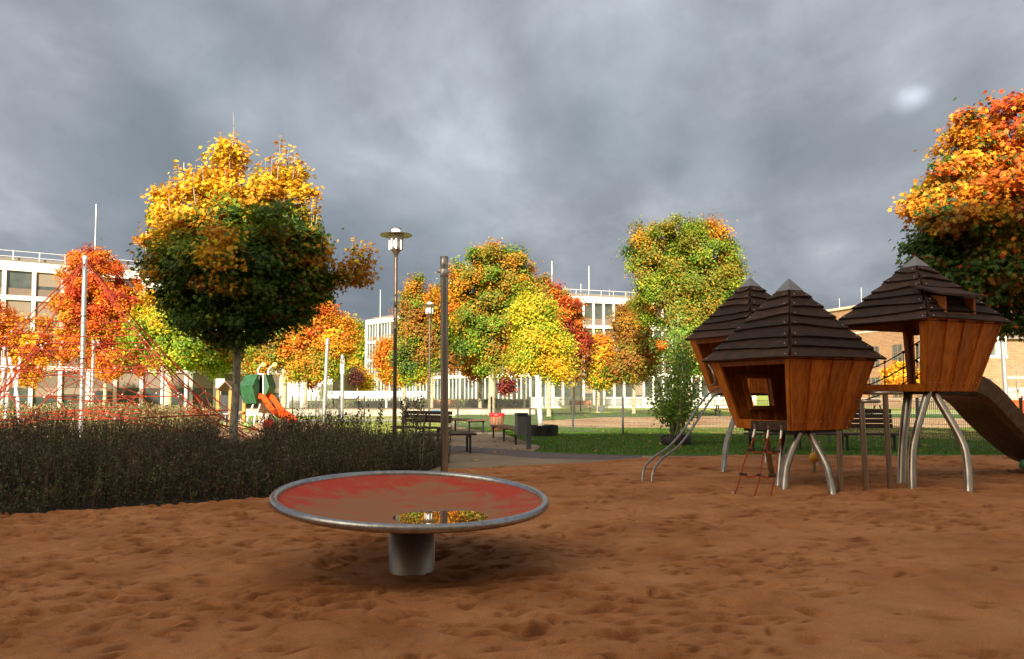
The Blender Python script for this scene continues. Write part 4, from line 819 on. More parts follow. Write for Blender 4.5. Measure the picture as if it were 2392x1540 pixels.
# rope bridge rail seen through the raised hut
def rope_bridge():
    root = empty('rope_bridge', (6.3, 15.0, 0), 0, 'dark rope bridge with a netted rail linking the rear hut and the dormer hut', 'rope bridge')
    a0, b0 = W(2020, 884, 14.9), W(2146, 822, 14.1); a1, b1 = W(2020, 876, 14.9), W(2140, 800, 14.1); bot0, bot1 = W(2030, 912, 14.9), W(2150, 905, 14.1)
    ta, tb = W(2000, 880, 15.2), W(2160, 815, 14.0)
    def rp(name, p, q, sag=.06, r=.012):
        mb = MB(); mb.tube(spline([p, p.lerp(q, .5)-Vector((0, 0, sag)), q], 6), r, 7); mb.build(name, 'rope_d', root, world=True)
    top = (W(1990, 880, 15.2), W(2160, 790, 14.0)); mid = (W(1990, 915, 15.2), W(2160, 828, 14.0)); low = (W(1990, 945, 15.2), W(2160, 868, 14.0))
    for p, q in (top, mid, low): rp('rope', p, q)
    for f in (.25, .47, .72, .9):
        p = top[0].lerp(top[1], f)-Vector((0, 0, .05)); q = low[0].lerp(low[1], f)-Vector((0, 0, .05)); rp('rope', p, q, 0, .010)
        mb = MB(); [mb.ball(x, .028, 8, 6) for x in (p, p.lerp(q, .5), q)]; mb.build('joint', 'black', root, world=True)
    mb = MB()
    for k in range(8):
        c = Vector((5.95, 15.9, 1.50)).lerp(Vector((6.6, 14.1, 1.52)), (k+.5)/8); mb.box(c, (.62, .17, .04), R(-20))
    mb.build('deck', 'bench_d', root, world=True)
rope_bridge()

def ball_post():
    b = G(1903, 1106); root = empty('ball_post', b, 0, 'ochre ball on a short steel post behind the nearest hut', 'ball post'); mb = MB(); mb.ball((0, 0, .30), .10, 20, 12); mb.build('ball', 'ochre', root)
    mb = MB(); mb.tube([(0, 0, -.1), (0, 0, .24)], .03, 10); mb.build('post', 'steel', root)
ball_post()
o = MB().ball((0, 0, 0), .085, 16, 10).build('play_ball', M_['green_d']); o.location = W(2394, 1086, 12.2); tag(o, 'small dark green ball at the right edge below the slide', 'ball')

# ------------------------------------------------------------ lamps and posts
def lamp(px, Y, htop, label, lean=0):
    root = empty('park_lamp', (W(px, 900, Y).x, Y, 0), 0, label, 'lamp', 'park lamps with flat round shades'); z = htop
    mb = MB(); mb.tube([(lean, 0, -.1), (lean*.5, 0, z*.5), (0, 0, z-.78)], [.062, .056, .052], 14); mb.build('pole', 'lamp_brown', root)
    mb = MB(); mb.lathe([(.055, z-.86), (.062, z-.78), (.165, z-.62), (.17, z-.56), (.001, z-.56)], 24); mb.build('base_cone', 'lamp_brown', root)
    mb = MB(); mb.lathe([(.02, z-.145), (.30, z-.15), (.47, z-.185), (.475, z-.205), (.455, z-.20), (.2, z-.175), (.02, z-.175)], 40); mb.build('shade', 'lamp_brown', root)
    cg = MB(); cg.lathe([(.105, z-.56), (.105, z-.16)], 16); cage = cg.build('lamp_glass', 'tube_lit', root)
    for k in range(8):
        a = 2*PI*k/8+.2; mb = MB(); mb.tube([(.19*math.cos(a), .19*math.sin(a), z-.64), (.19*math.cos(a), .19*math.sin(a), z-.19)], .024, 8); mb.build('rod', 'tube_lit', cage)
    mb = MB(); mb.lathe([(.13, z-.15), (.14, z-.02), (.13, z-.02), (.12, z-.15)], 20); mb.build('crown_ring', 'tube_lit', root)
    mb = MB(); mb.lathe([(.001, z), (.15, z), (.15, z-.02), (.001, z-.02)], 20, smooth=False); mb.build('cap', 'lamp_brown', root)
    return root
lamp(922.5, 22.5, 6.38, 'taller looking brown park lamp nearest the viewer, left of the steel post'); lamp(1003, 40.5, 6.38, 'more distant brown park lamp between the near lamp and the steel post')

def post(px, base, top, Y, r, label, m='steel', cap=None, dx=0, cat='post', name='steel_post', zb=0, collar=False):
    root = empty(name, (W(px, 900, Y).x, Y, zb), 0, label, cat); zt = W(px+dx, top, Y).z-zb; xd = W(px+dx, 900, Y).x-W(px, 900, Y).x
    mb = MB(); mb.tube([(0, 0, -.2), (xd, 0, zt)], r, 16); mb.build('pole', m, root)
    if collar:
        mb = MB(); zc_ = zt-.36; f = zc_/zt; mb.lathe([(r+.002, 0), (r+.012, .01), (r+.012, .13), (r+.002, .14)], 20, (xd*f, 0, zc_)); mb.build('clamp_ring', 'galv', root)
        for sx in (-1, 1):
            mb = MB(); mb.tube([(xd*f+sx*r, 0, zc_+.09), (xd*f+sx*(r+.055), -.02, zc_+.095)], .014, 8); mb.build('bolt', 'galv', root)
        mb = MB(); mb.lathe([(r+.004, -.16), (r+.006, .0), (.001, .004)], 20, (xd, 0, zt)); mb.build('cap', m, root)
    return root
post(1039.5, 1115, 600, 13.2, .066, 'tall plain brushed steel post standing right behind the spinning dish', 'steel', dx=-3, collar=True)
post(757, 985, 791, 44, .105, 'tall leaning steel pole in the sun right of the orange slide', 'galv', dx=7, collar=True)
post(1225, 950, 700, 74, .09, 'thin grey mast in front of the glazed ground floor', 'galv', cat='mast', name='mast')
post(1357, 948, 700, 70, .09, 'slim pale mast left of the small round orange maple', 'galv', cat='mast', name='mast', dx=-2)
post(379, 960, 855, 52, .09, 'thin white post left of the pale trunked yellow maple', 'white_metal')
post(216, 955, 795, 44, .09, 'steel pole just right of the climbing net mast', 'galv', dx=0, collar=True)
post(2350, 970, 745, 58, .17, 'pale galvanised mast at the right edge before the brick building', 'galv', dx=-7, cat='mast', name='mast')
post(699, 930, 873, 78, .06, 'thin dark post against the low white wall', 'dark')
def column_lamp(px, top, Y, r, label, m='galv'):
    root = empty('column_lamp', (W(px, 900, Y).x, Y, 0), 0, label, 'lamp', 'slim column lamps'); z = W(px, top, Y).z
    mb = MB(); mb.tube([(0, 0, -.1), (0, 0, z*.70)], r, 14); mb.build('pole', m, root)
    mb = MB(); mb.tube([(0, 0, z*.70), (0, 0, z*.85)], r*1.15, 14); mb.build('lamp_glass', 'white_metal', root)
    mb = MB()
    for k in range(5): a = 2*PI*k/5; mb.tube([(r*math.cos(a), r*math.sin(a), z*.85), (r*math.cos(a), r*math.sin(a), z*.94)], r*.2, 6)
    mb.build('cage', 'galv', root); mb = MB(); mb.tube([(0, 0, z*.94), (0, 0, z)], r, 14); mb.build('cap', m, root)
column_lamp(799.5, 829, 47, .115, 'column lamp with a wire cage right of the leaning steel pole')
column_lamp(903, 870, 66, .10, 'white column lamp in front of the middle office block', 'white_metal')
column_lamp(435, 866, 60, .13, 'stout white column lamp under the green trees on the left', 'white_metal')
column_lamp(9, 809, 38, .13, 'column lamp at the far left edge of the photo')
column_lamp(1226, 868, 63, .07, 'very slim white column lamp behind the yellow maple', 'white_metal')

# ------------------------------------------------------------ climbing net
def climbing_net():
    C = Vector((-13.35, 24.3, 0)); root = empty('climbing_net', C, 0, 'tall pyramid climbing net of red rope around a leaning steel mast', 'climbing net')
    top = W(199, 602, 24.3); foot = W(189, 1022, 24.3); foot.z = -.1
    mb = MB(); mb.tube([foot, top], .075, 18); mb.build('mast', 'galv', root, world=True)
    mb = MB(); mb.lathe([(.077, -.05), (.08, .05), (.001, .07)], 16, top); mb.build('mast_cap', 'ferr', root, world=True)
    cor = [C+Vector(v) for v in ((6.35, -2.75, 0), (3.4, 6.2, .0), (-6.1, 3.0, 0), (-2.8, -6.1, 0))]
    apex = top-Vector((0, 0, .08)); cor = [c+Vector((0, 0, .05)) for c in cor]
    def E(i, t):    # a point down the corner rope, slightly sagging
        p = apex.lerp(cor[i], t); return p-Vector((0, 0, .55*math.sin(PI*t)))
    nodes = []
    def rope(pts, name='rope', r=.020, par=root, m='rope'):
        mb = MB(); mb.tube(pts, r, 5, cap=False); return mb.build(name, m, par, world=True)
    for i in range(4): rope([E(i, t) for t in np.linspace(0, 1, 16)], 'corner_rope', .019)
    for i in range(4):      # doubled corner ropes near the top
        rope([E(i, t)+Vector((.07*(i % 2*2-1)*(1-t), .03, -.12*math.sin(PI*min(1, t*1.4)))) for t in np.linspace(0, .7, 12)], 'corner_rope', .015)
    lv = [.28, .345, .415]
    for t in lv[:3]:
        for k in (0,):
            for i in range(4):
                a, b = E(i, t+k), E((i+1) % 4, t+k); rope([a.lerp(b, u)-Vector((0, 0, .10*math.sin(PI*u))) for u in np.linspace(0, 1, 5)], 'ring_rope', .016)
            if t > .4: break
        for i in range(4): nodes.append(E(i, t))
    # sloping faces: diagonal mesh
    for i in range(4):
        j = (i+1) % 4; L = [.37, .50, .64, .79]; grid = []
        for r_, t in enumerate(L):
            n = r_+3; a, b = E(i, t), E(j, t); row = []
            for k in range(n+1):
                u = k/n; p = a.lerp(b, u); inn = (C-p); inn.z = 0; p = p+inn*(.16+.10*(k % 2))*math.sin(PI*u)-Vector((0, 0, .12*math.sin(PI*u))); row.append(p)
            grid.append(row)
        mb = MB()
        for r_ in range(len(grid)-1):
            A, B = grid[r_], grid[r_+1]
            for k in range(len(A)):
                for kk in (k, k+1):
                    if (k*3+r_*2+kk+i) % 9 == 0: continue
                    mb.tube([A[k], A[k].lerp(B[kk], .5)+Vector((0, 0, -.03)), B[kk]], .015, 4, cap=False)
            if r_ == 1:
                for k in range(len(A)-1): mb.tube([A[k], A[k+1]], .014, 4, cap=False)
        rowz = grid[-1]; mb.tube(rowz, .02, 5, cap=False); nodes += [p for g in grid for p in g[::1]]
        mb.build('face_net', 'rope', root, world=True)
        # bowed lower edge rope running to the anchors
        a, b = cor[i], cor[j]; q = []
        for u in np.linspace(0, 1, 15):
            p = a.lerp(b, u); inn = (C-p); inn.z = 0; q.append(p+inn*.42*math.sin(PI*u)+Vector((0, 0, 1.0*math.sin(PI*u))))
        rope(q, 'edge_rope', .020); q2 = [p+Vector((0, 0, -.14*math.sin(PI*k/14))) for k, p in enumerate(q)]; rope(q2, 'edge_rope', .016)
        mb = MB()
        for k in range(2, 13, 3):
            g = grid[-1][min(len(grid[-1])-1, int(round((k/14)*(len(grid[-1])-1))))]; mb.tube([g, q[k]], .013, 4, cap=False)
        for t in (.82, .90): mb.tube([E(i, t), q[1 if t > .85 else 2]], .013, 4, cap=False); mb.tube([E(j, t), q[-2 if t > .85 else -3]], .013, 4, cap=False)
        mb.build('hanger_net', 'rope', root, world=True)
    # inner net: two smaller rings tied to the mast and to the faces
    mast = lambda z: foot.lerp(top, (z+.1)/(top.z+.1)); mb = MB(); rings = []
    for z, rad, n in ((3.0, 1.3, 5), (2.1, 2.1, 6), (1.3, 2.8, 7)):
        m_ = mast(z); ring = [m_+Vector((rad*math.cos(2*PI*k/n+z), rad*math.sin(2*PI*k/n+z), .12*(-1)**k)) for k in range(n)]; rings.append(ring); nodes += ring
        for k in range(0, n, 2): mb.tube([ring[k], ring[(k+1) % n]], .016, 4, cap=False)
        for k in range(0, n, 2): mb.tube([ring[k], m_+Vector((0, 0, .15))], .013, 4, cap=False)
    for A, B in zip(rings, rings[1:]):
        for k, p in enumerate(A):
            ds = sorted(B, key=lambda q: (q-p).length)[:2]
            for q in ds: mb.tube([p, q], .013, 4, cap=False)
    mb.build('inner_net', 'rope', root, world=True)
    mb = MB(); [mb.ball(p, .034, 6, 4) for p in nodes]; mb.build('rope_clamps', 'ferr', root, world=True)['kind'] = 'stuff'
    for z in (3.95, 3.3, 2.6, 1.9):
        mb = MB(); mb.lathe([(.080, 0), (.080, .035)], 14, mast(z)); mb.build('mast_band', 'black', root, world=True)
climbing_net()
def steel_climber():
    root = empty('tube_frame', G(30, 1010), 0, 'crossed white steel tube frame at the left edge inside the climbing net', 'tube frame'); Y = 27
    for a, b in (((22, 835), (45, 945)), ((48, 835), (36, 925)), ((-10, 858), (42, 856)), ((0, 905), (-12, 990)), ((40, 925), (46, 990)), ((22, 870), (12, 985))):
        mb = MB(); mb.tube([W(*a, Y), W(*b, Y)], .05, 10); mb.build('tube', 'white_metal', root, world=True)
steel_climber()

# ------------------------------------------------------------ street furniture
def slat_bench(p0, p1, width, seat, label, m='bench', back=None, leg='dark', nleg=3, across=True, group=None, name='park_bench'):
    p0 = Vector(p0); p1 = Vector(p1); c = (p0+p1)/2; d = p1-p0; L = d.length; root = empty(name, (c.x, c.y, 0), math.atan2(d.y, d.x), label, 'bench', group)
    mb = MB(); th = .05
    if across:
        n = int(L/.075)
        for k in range(n): mb.box((-L/2+(k+.5)*L/n, 0, seat-th/2), (L/n*.72, width, th))
    else:
        n = 5
        for k in range(n): mb.box((0, -width/2+(k+.5)*width/n, seat-th/2), (L, width/n*.86, th))
    mb.build('seat', m, root)
    if back:
        mb = MB()
        for k in range(back): mb.bar((-L/2, width/2+.03+.02*k, seat+.18+.13*k), (L/2, width/2+.03+.02*k, seat+.18+.13*k), .03, .115)
        mb.build('backrest', m, root)
    for k in range(nleg):
        x = -L/2+.15+(L-.3)*k/(nleg-1); mb = MB()
        for sy in (-1, 1): mb.box((x, sy*width*.34, (seat-th)/2), (.05, .05, seat-th))
        mb.box((x, 0, seat-th-.03), (.05, width*.8, .04))
        if back: mb.bar((x, width*.34, seat-th), (x, width/2+.05, seat+.18+.13*(back-1)), .05, .04)
        mb.build('leg', leg, root)
    return root
slat_bench(W(985, 980, 33.0)*1, W(1118, 980, 29.6)*1, .95, .52, 'wide slatted backless bench in the sun behind the steel post', m='bench')
slat_bench(W(1163, 990, 26.6), W(1222, 1005, 22.9), .55, .45, 'slatted backless bench between the wooden bin and the grey bin', m='bench')
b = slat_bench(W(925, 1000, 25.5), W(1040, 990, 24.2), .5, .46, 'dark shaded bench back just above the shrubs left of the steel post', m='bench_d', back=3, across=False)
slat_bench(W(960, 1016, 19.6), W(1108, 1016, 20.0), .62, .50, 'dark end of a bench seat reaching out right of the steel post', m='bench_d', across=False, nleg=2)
slat_bench(W(1742, 1030, 20.6), W(2096, 1028, 20.4), .5, .47, 'long dark bench with a backrest on the lawn behind the play huts', m='bench_d', back=4, across=False, nleg=4)
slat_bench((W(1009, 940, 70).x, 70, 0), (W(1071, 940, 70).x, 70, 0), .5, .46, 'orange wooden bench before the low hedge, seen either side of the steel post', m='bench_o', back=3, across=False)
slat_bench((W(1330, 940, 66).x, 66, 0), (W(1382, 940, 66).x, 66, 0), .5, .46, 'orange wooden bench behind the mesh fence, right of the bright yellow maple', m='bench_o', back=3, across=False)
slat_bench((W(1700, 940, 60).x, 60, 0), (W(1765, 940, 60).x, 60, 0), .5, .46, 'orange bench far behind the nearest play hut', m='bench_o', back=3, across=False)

def slat_bin():
    Y = 28.4; c = W(1160.5, 1000, Y); root = empty('litter_bin', (c.x, Y, 0), 0, 'round litter bin of reddish wooden slats with a red bag over its rim', 'litter bin')
    mb = MB(); mb.lathe([(.001, .10), (.30, .10), (.33, .07), (.33, 0), (.001, 0)], 24, smooth=False); mb.build('base', 'conc', root)
    mb = MB()
    for k in range(16):
        a = 2*PI*k/16; ca, sa = math.cos(a), math.sin(a); r0, r1 = .215, .275; w = .036
        p = [(r0*ca+w*sa, r0*sa-w*ca, .15), (r0*ca-w*sa, r0*sa+w*ca, .15), ((r0-.02)*ca-w*sa, (r0-.02)*sa+w*ca, .15), ((r0-.02)*ca+w*sa, (r0-.02)*sa-w*ca, .15)]
        w = .045; q = [(r1*ca+w*sa, r1*sa-w*ca, .76), (r1*ca-w*sa, r1*sa+w*ca, .76), ((r1-.02)*ca-w*sa, (r1-.02)*sa+w*ca, .76), ((r1-.02)*ca+w*sa, (r1-.02)*sa-w*ca, .76)]
        mb.hexa(p+q)
    mb.build('slats', 'slat', root); mb = MB(); mb.lathe([(.19, .14), (.24, .74)], 20); mb.build('liner', 'dark', root)
    rs = np.random.RandomState(2); mb = MB(); n = 36; vs = []
    for z, r in ((.68, .285), (.73, .292), (.795, .29), (.80, .25), (.72, .235)):
        for k in range(n): vs.append(((r+.004*math.sin(k*2.3))*math.cos(2*PI*k/n), (r+.004*math.sin(k*2.3))*math.sin(2*PI*k/n), z+.018*math.sin(k*1.1)*(z < .75)+.01*math.sin(k*.7)))
    mb.add(vs, [(i*n+k, i*n+(k+1) % n, (i+1)*n+(k+1) % n, (i+1)*n+k) for i in range(4) for k in range(n)], True); mb.build('bag', 'redbag', root)
slat_bin()
def box_bin(px, base, label, Y=None, m='grey', bag='bluedark', post_=True, w=.27, h=.55, z0=.38, side=1, rz=.25):
    c = G(px, base) if Y is None else Vector((W(px, 940, Y).x, Y, 0)); root = empty('waste_bin', c, rz, label, 'litter bin')
    if post_:
        mb = MB(); mb.box((0, 0, .42), (.13, .06, 1.0)); mb.build('post', m, root)
    x = -side*(w/2+.07) if post_ else 0; mb = MB(); mb.box((x, -.02, z0+h/2), (w, .26, h)); mb.build('body', m, root)
    mb = MB(); mb.box((x, -.02, z0+h+.012), (w+.02, .28, .03)); mb.hexa([(x-w/2-.008, -.16, z0+h-.05), (x+w/2+.008, -.16, z0+h-.07), (x+w/2+.008, .12, z0+h-.06), (x-w/2-.008, .12, z0+h-.05), (x-w/2-.008, -.16, z0+h-.004), (x+w/2+.008, -.16, z0+h-.004), (x+w/2+.008, .12, z0+h-.004), (x-w/2-.008, .12, z0+h-.004)]); mb.build('bag', bag, root)
    return root
box_bin(1235, 1049, 'grey box bin on a grey post at the corner of the lawn', h=.58, w=.29)
box_bin(1019, 0, 'pale bin with a light blue bag behind the wide bench', Y=44, m='conc', bag='bluebag', post_=False, w=.52, h=.55, z0=.02)
box_bin(1094, 0, 'small grey bin on the far grass near the orange bench', Y=67, m='grey', bag='grey', post_=False, w=.5, h=.42, z0=.02)
box_bin(1402, 0, 'small grey bin beside the far right bench behind the fence', Y=65, m='grey', bag='grey', post_=False, w=.4, h=.42, z0=.02)

def tree_ring(px, Y, label, sx=.55):
    root = empty('planting_ring', (W(px, 900, Y).x, Y, .01), 0, label, 'planting ring'); mb = MB(); n = 40; a0, a1 = R(185), R(505)
    vs = []
    for k in range(n+1):
        a = a0+(a1-a0)*k/n
        for r, z in ((.60, 0), (.60+.02*math.sin(k), .38+.015*math.sin(k*.5)), (.585, .38), (.585, 0)): vs.append((r*math.cos(a)*sx/.6, r*math.sin(a)*.8, z))
    mb.add(vs, [(i*4+j, i*4+(j+1) % 4, i*4+4+(j+1) % 4, i*4+4+j) for i in range(n) for j in range(4)]); mb.build('sheet_ring', 'black', root); return root
tree_ring(1267, 27.6, 'black flexible planting ring on the grass around the limewashed trunk')
def lime_trunk():
    Y = 27.9; b = Vector((W(1263, 900, Y).x, Y, 0)); root = empty('limewashed_trunk', b, 0, 'bare white limewashed tree trunk cut off at the top, rising from the black planting ring', 'tree trunk')
    mb = MB(); t = W(1255, 877, Y)-b; mb.tube(spline([(0, 0, -.1), (-.01, 0, .5), (-.05, 0, 1.0), (-.07, 0, 1.6), t], 6), list(np.linspace(.095, .075, 25)), 12); mb.build('trunk', 'birch', root)
lime_trunk()

# ------------------------------------------------------------ mesh fence
def fence():
    P = [Vector((p[0], p[1], 0)) for p in [(14.9, 18.2), (13.1, 19.85), (11.3, 21.5), (9.5, 23.2), (7.7, 24.85), (5.9, 26.5), (4.05, 28.2), (2.37, 30.0), (.74, 31.9), (-.9, 33.7), (-2.5, 35.6), (-4.3, 37.6), (-6.1, 39.6), (-8.0, 41.8), (-9.9, 44.2), (-12.1, 47.6), (-14.3, 50.2)]]
    root = empty('mesh_fence', P[6], 0, 'thin grey double-rod mesh fence crossing the lawn behind the bins and huts', 'fence')
    for i, p in enumerate(P):
        mb = MB(); mb.box((p.x, p.y, .68), (.07, .05, 1.42), R(-45)); mb.box((p.x, p.y, 1.395), (.08, .06, .015), R(-45)); mb.build('post', 'fence', root, world=True)
    for a, b in zip(P, P[1:]):
        mb = MB(); n = int((b-a).length/.05)
        for k in range(1, n): c = a.lerp(b, k/n); mb.box((c.x, c.y, .69), (.006, .006, 1.26))
        for z in (.08, .28, .48, .68, .88, 1.08, 1.30): mb.bar(a+Vector((0, 0, z)), b+Vector((0, 0, z)), .014, .009)
        mb.build('mesh_panel', 'fence', root, world=True)
fence()

# ------------------------------------------------------------ toddler play house with orange slide
def toddler():
    Y = 36.5; s = Y/F; q = lambda px, py, dy=0: W(px, py, Y+dy); root = empty('toddler_slide_tower', (W(600, 900, Y).x, Y, 0), 0, 'green faceted play tower with two yellow balls and an orange double slide', 'play tower')
    # faceted green shell: left body and right flank, open slit between
    mb = MB(); A = [(563, 898), (573, 876), (588, 872), (601, 874)]; 
    f = [q(601, 874, -.5), q(560, 903, -.9)]
    L0 = [q(556, 898, .3), q(571, 876, .4), q(603, 874, .2), q(606, 893, -.2), q(602, 944, -.1), q(566, 944, .1)]
    def shell(pts_front, pts_back, nm):
        mb = MB(); n = len(pts_front); mb.add(pts_front+pts_back, [tuple(range(n))[::-1], tuple(range(n, 2*n))]+[(i, (i+1) % n, n+(i+1) % n, n+i) for i in range(n)]); mb.build(nm, 'green_d', root, world=True)
    fr = [q(560, 902, -.5), q(590, 902, -.8), q(599, 943, -.6), q(568, 943, -.4)]; bk = [q(561, 899, .7), q(592, 899, .7), q(600, 942, .7), q(570, 942, .7)]; shell(fr, bk, 'lower_shell')
    fr = [q(560, 901.6, -.5), q(590, 901.6, -.8), q(603, 874, -.35), q(573, 876, -.1)]; bk = [q(561, 898, .7), q(592, 898, .7), q(604, 875, .7), q(574, 877, .7)]; shell(fr, bk, 'upper_shell')
    fr = [q(590.5, 902, -.79), q(606, 900, -.3), q(603.6, 874, -.34)]; bk = [q(592, 902, .5), q(607, 900, .5), q(604.6, 875, .5)]; shell(fr, bk, 'upper_cheek')
    fr = [q(590.5, 902.4, -.79), q(599.5, 943, -.59), q(606, 943, -.2), q(606.5, 900.4, -.3)]; bk = [q(592, 902, .5), q(600, 942, .5), q(607, 943, .5), q(607, 900.4, .5)]; shell(fr, bk, 'lower_cheek')
    fr = [q(616, 875, -.3), q(620, 875, -.3), q(629, 903, -.3), q(620, 924, -.3), q(615, 924, -.3)]; bk = [v+Vector((.05, .9, 0)) for v in fr]; shell(fr, bk, 'right_flank')
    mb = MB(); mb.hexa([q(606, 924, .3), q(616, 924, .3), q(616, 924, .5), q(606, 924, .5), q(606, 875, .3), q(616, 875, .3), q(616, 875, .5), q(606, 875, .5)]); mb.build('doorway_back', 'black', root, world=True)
    mb = MB(); mb.tube([q(615, 930, -.32), q(615, 874, -.32)], .035, 8); mb.tube([q(604, 874, -.32), q(617, 874, -.32)], .03, 8); mb.build('door_frame', 'white_metal', root, world=True)
    for x in (0, 26.5):
        mb = MB(); mb.tube(spline([q(603+x*.9, 876, -.2), q(603+x*.9, 865, -.2), q(608+x, 856, -.2), q(612+x, 853, -.2)], 5), .035, 8); r_ = mb.build('antenna', 'white_metal', root, world=True)
        mb = MB(); mb.ball(q(616+x, 853-.5, -.2), .125, 18, 12); mb.build('ball', 'yellow', root, world=True)
    for x in (0, 17):
        mb = MB(); mb.tube(spline([q(592+x*.95, 944, -.4), q(585+x, 962, -.4), q(578+x, 978, -.4), q(575+x, 1000, -.4)], 5), .04, 8); mb.build('leg', 'white_metal', root, world=True)
    mb = MB(); mb.box(tuple(q(620, 965, .7)-Vector((0, 0, 0))), (.55, .3, 1.4)); mb.build('rear_leg', 'conc', root, world=True)
    for k, (ox, oy) in enumerate(((0, 0), (21, .55))):
        c = spline([q(604+ox*.9, 929, oy-.3), q(614+ox, 932, oy-.3), q(632+ox, 958, oy-.5), q(655+ox*.95, 975, oy-.7), q(672+ox*.5, 979, oy-.8), q(677+ox*.35, 989, oy-.9)], 6); mb = MB(); w = .26; prof = [(-w, .19), (-w+.05, .20), (-w+.08, .04), (0, 0), (w-.08, .04), (w-.05, .20), (w, .19), (w, -.04), (0, -.07), (-w, -.04)]
        vs = []; n = len(c)
        for i in range(n):
            t = (c[min(i+1, n-1)]-c[max(i-1, 0)]).normalized(); sd = Vector((-.25, .97, 0)); u = sd.cross(t).normalized(); u = u if u.z > 0 else -u; vs += [c[i]+sd*a+u*b for a, b in prof]
        m = len(prof); mb.add(vs, [(i*m+j, i*m+(j+1) % m, (i+1)*m+(j+1) % m, (i+1)*m+j) for i in range(n-1) for j in range(m)]); mb.build('slide_chute', 'orange', root, world=True)
toddler()
def sand_ball(px, py, Y, r, m, label):
    c = W(px, py, Y); root = MB().ball((0, 0, 0), r, 20, 14).build('play_ball', M_[m]); root.location = (c.x, Y, r*.85); tag(root, label, 'ball')
sand_ball(580, 999, 31.5, .21, 'greenp', 'speckled green ball half sunk in the sand below the green tower'); sand_ball(628, 996, 32.5, .25, 'redp', 'large red ball on the sand in front of the orange slide')

def playhouse():
    Y = 41.5; q = lambda px, py, dy=0: W(px, py, Y+dy); root = empty('toddler_house', (W(545, 900, Y).x, Y, 0), 0, 'low wooden play house with brown gabled roofs behind the trunk of the dark maple', 'play house')
    for k, (x0, x1, yt, dy) in enumerate(((508, 542, 893, 1.2), (538, 574, 892, 0))):
        xm = (x0+x1)/2+1; mb = MB(); e = 914
        for a, b in (((x0-3, e), (xm, yt)), ((xm, yt), (x1+3, e))):
            p0, p1 = q(*a, dy), q(*b, dy); mb.hexa([p0, p1, p1+Vector((0, 1.8, 0)), p0+Vector((0, 1.8, 0)), p0+Vector((0, 0, .09)), p1+Vector((0, 0, .09)), p1+Vector((0, 1.8, .09)), p0+Vector((0, 1.8, .09))])
        mb.build('roof', 'bench', root, world=True)
        for x in (x0+2, x1-3):
            a = q(x, 912, dy+.1); mb = MB(); mb.box((a.x, a.y, a.z/2+.0), (.16, .16, a.z)); mb.build('post', 'yellowp', root, world=True)
        a = q(x0+3, 912, dy+1.5); b_ = q(x1-3, 912, dy+1.5); mb = MB(); mb.box(((a.x+b_.x)/2, a.y, .75), (b_.x-a.x, .06, 1.4)); mb.build('back_wall', 'dark', root, world=True)
    a = q(551, 945, -.1); b_ = q(571, 945, -.1); mb = MB(); mb.box(((a.x+b_.x)/2, a.y, .55), (b_.x-a.x, .3, .06)); mb.build('counter', 'yellowp', root, world=True)
playhouse()
def white_sign():
    Y = 48; c = W(515, 895, Y); root = empty('notice_board', (c.x, Y, 0), 0, 'blank white square board on a post above the play house roofs', 'board'); w = W(525.5, 895, Y).x-W(505, 895, Y).x; zt, zb = W(515, 885, Y).z, W(515, 906.5, Y).z
    mb = MB(); mb.box((0, 0, (zt+zb)/2), (w, .05, zt-zb)); mb.build('board', 'banner', root); mb = MB(); mb.tube([(0, .05, -.1), (0, .05, zt-.1)], .04, 8); mb.build('post', 'galv', root)
white_sign()
def play_table():
    Y = 37.5; c = W(545, 960, Y); root = empty('play_table', (c.x, Y, 0), 0, 'small pale play table on thin steel legs left of the green tower', 'table'); mb = MB(); mb.box((0, 0, .56), (.75, .5, .05)); mb.build('table_top', 'white_metal', root)
    for x in (-.3, .3):
        for y in (-.2, .2): mb = MB(); mb.tube([(x, y, 0), (x, y, .55)], .022, 6); mb.build('leg', 'galv', root)
play_table()

# ------------------------------------------------------------ walls, gate, banners, hedge
def lowwall():
    a, b = W(560, 960, 57), W(1250, 960, 57); root = empty('low_wall', ((a.x+b.x)/2, 57, 0), 0, 'long low pale concrete seating wall across the park behind the mesh fence', 'wall'); mb = MB(); L = b.x-a.x
    mb.box((0, 0, .16), (L, .5, .52)); mb.build('wall', 'conc', root); mb = MB(); mb.box((0, -.03, .45), (L, .62, .06)); mb.build('coping', 'bench', root)
lowwall()
def hedge(name, a, b, w, h, label, seed, cols=((.24, .26, .05), (.35, .32, .08), (.16, .20, .04)), n=6000):
    rs = np.random.RandomState(seed); a = Vector(a); b = Vector(b); root = empty(name, (a+b)/2, 0, label, 'hedge'); d = (b-a); L = d.length; d.normalize(); nn = Vector((-d.y, d.x, 0))
    core = MB(); core.bar(a+Vector((0, 0, h*.42)), b+Vector((0, 0, h*.42)), w*.7, h*.8); core.build('stems', 'soil', root, world=True)
    u = rs.rand(n)*L; v = rs.uniform(-.5, .5, n)*w; z = h*(1-rs.rand(n)**2*.95)*rs.uniform(.85, 1.06, n); C = np.stack([a.x+d.x*u+nn.x*v, a.y+d.y*u+nn.y*v, z], -1); pal = np.array(cols)
    leaves('foliage', C, rs.normal(size=(n, 3))+np.array([0, -.6, .6]), .16*rs.uniform(.6, 1.3, n), jit(pal[rs.randint(3, size=n)], rs), HEXL, M_['leaf'], root, rs)
hedge('hedge', W(985, 940, 75)*1+Vector((0, 0, -W(985, 940, 75).z)), W(1238, 940, 75)+Vector((0, 0, -W(1238, 940, 75).z)), 1.1, .95, 'low yellow-green clipped hedge below the glazed ground floor', 81, n=9000)
hedge('hedge', Vector((W(722, 940, 76).x, 76, 0)), Vector((W(980, 940, 75).x, 75, 0)), 1.0, .8, 'low olive hedge under the white banners, right of the white gate', 82, n=8000)
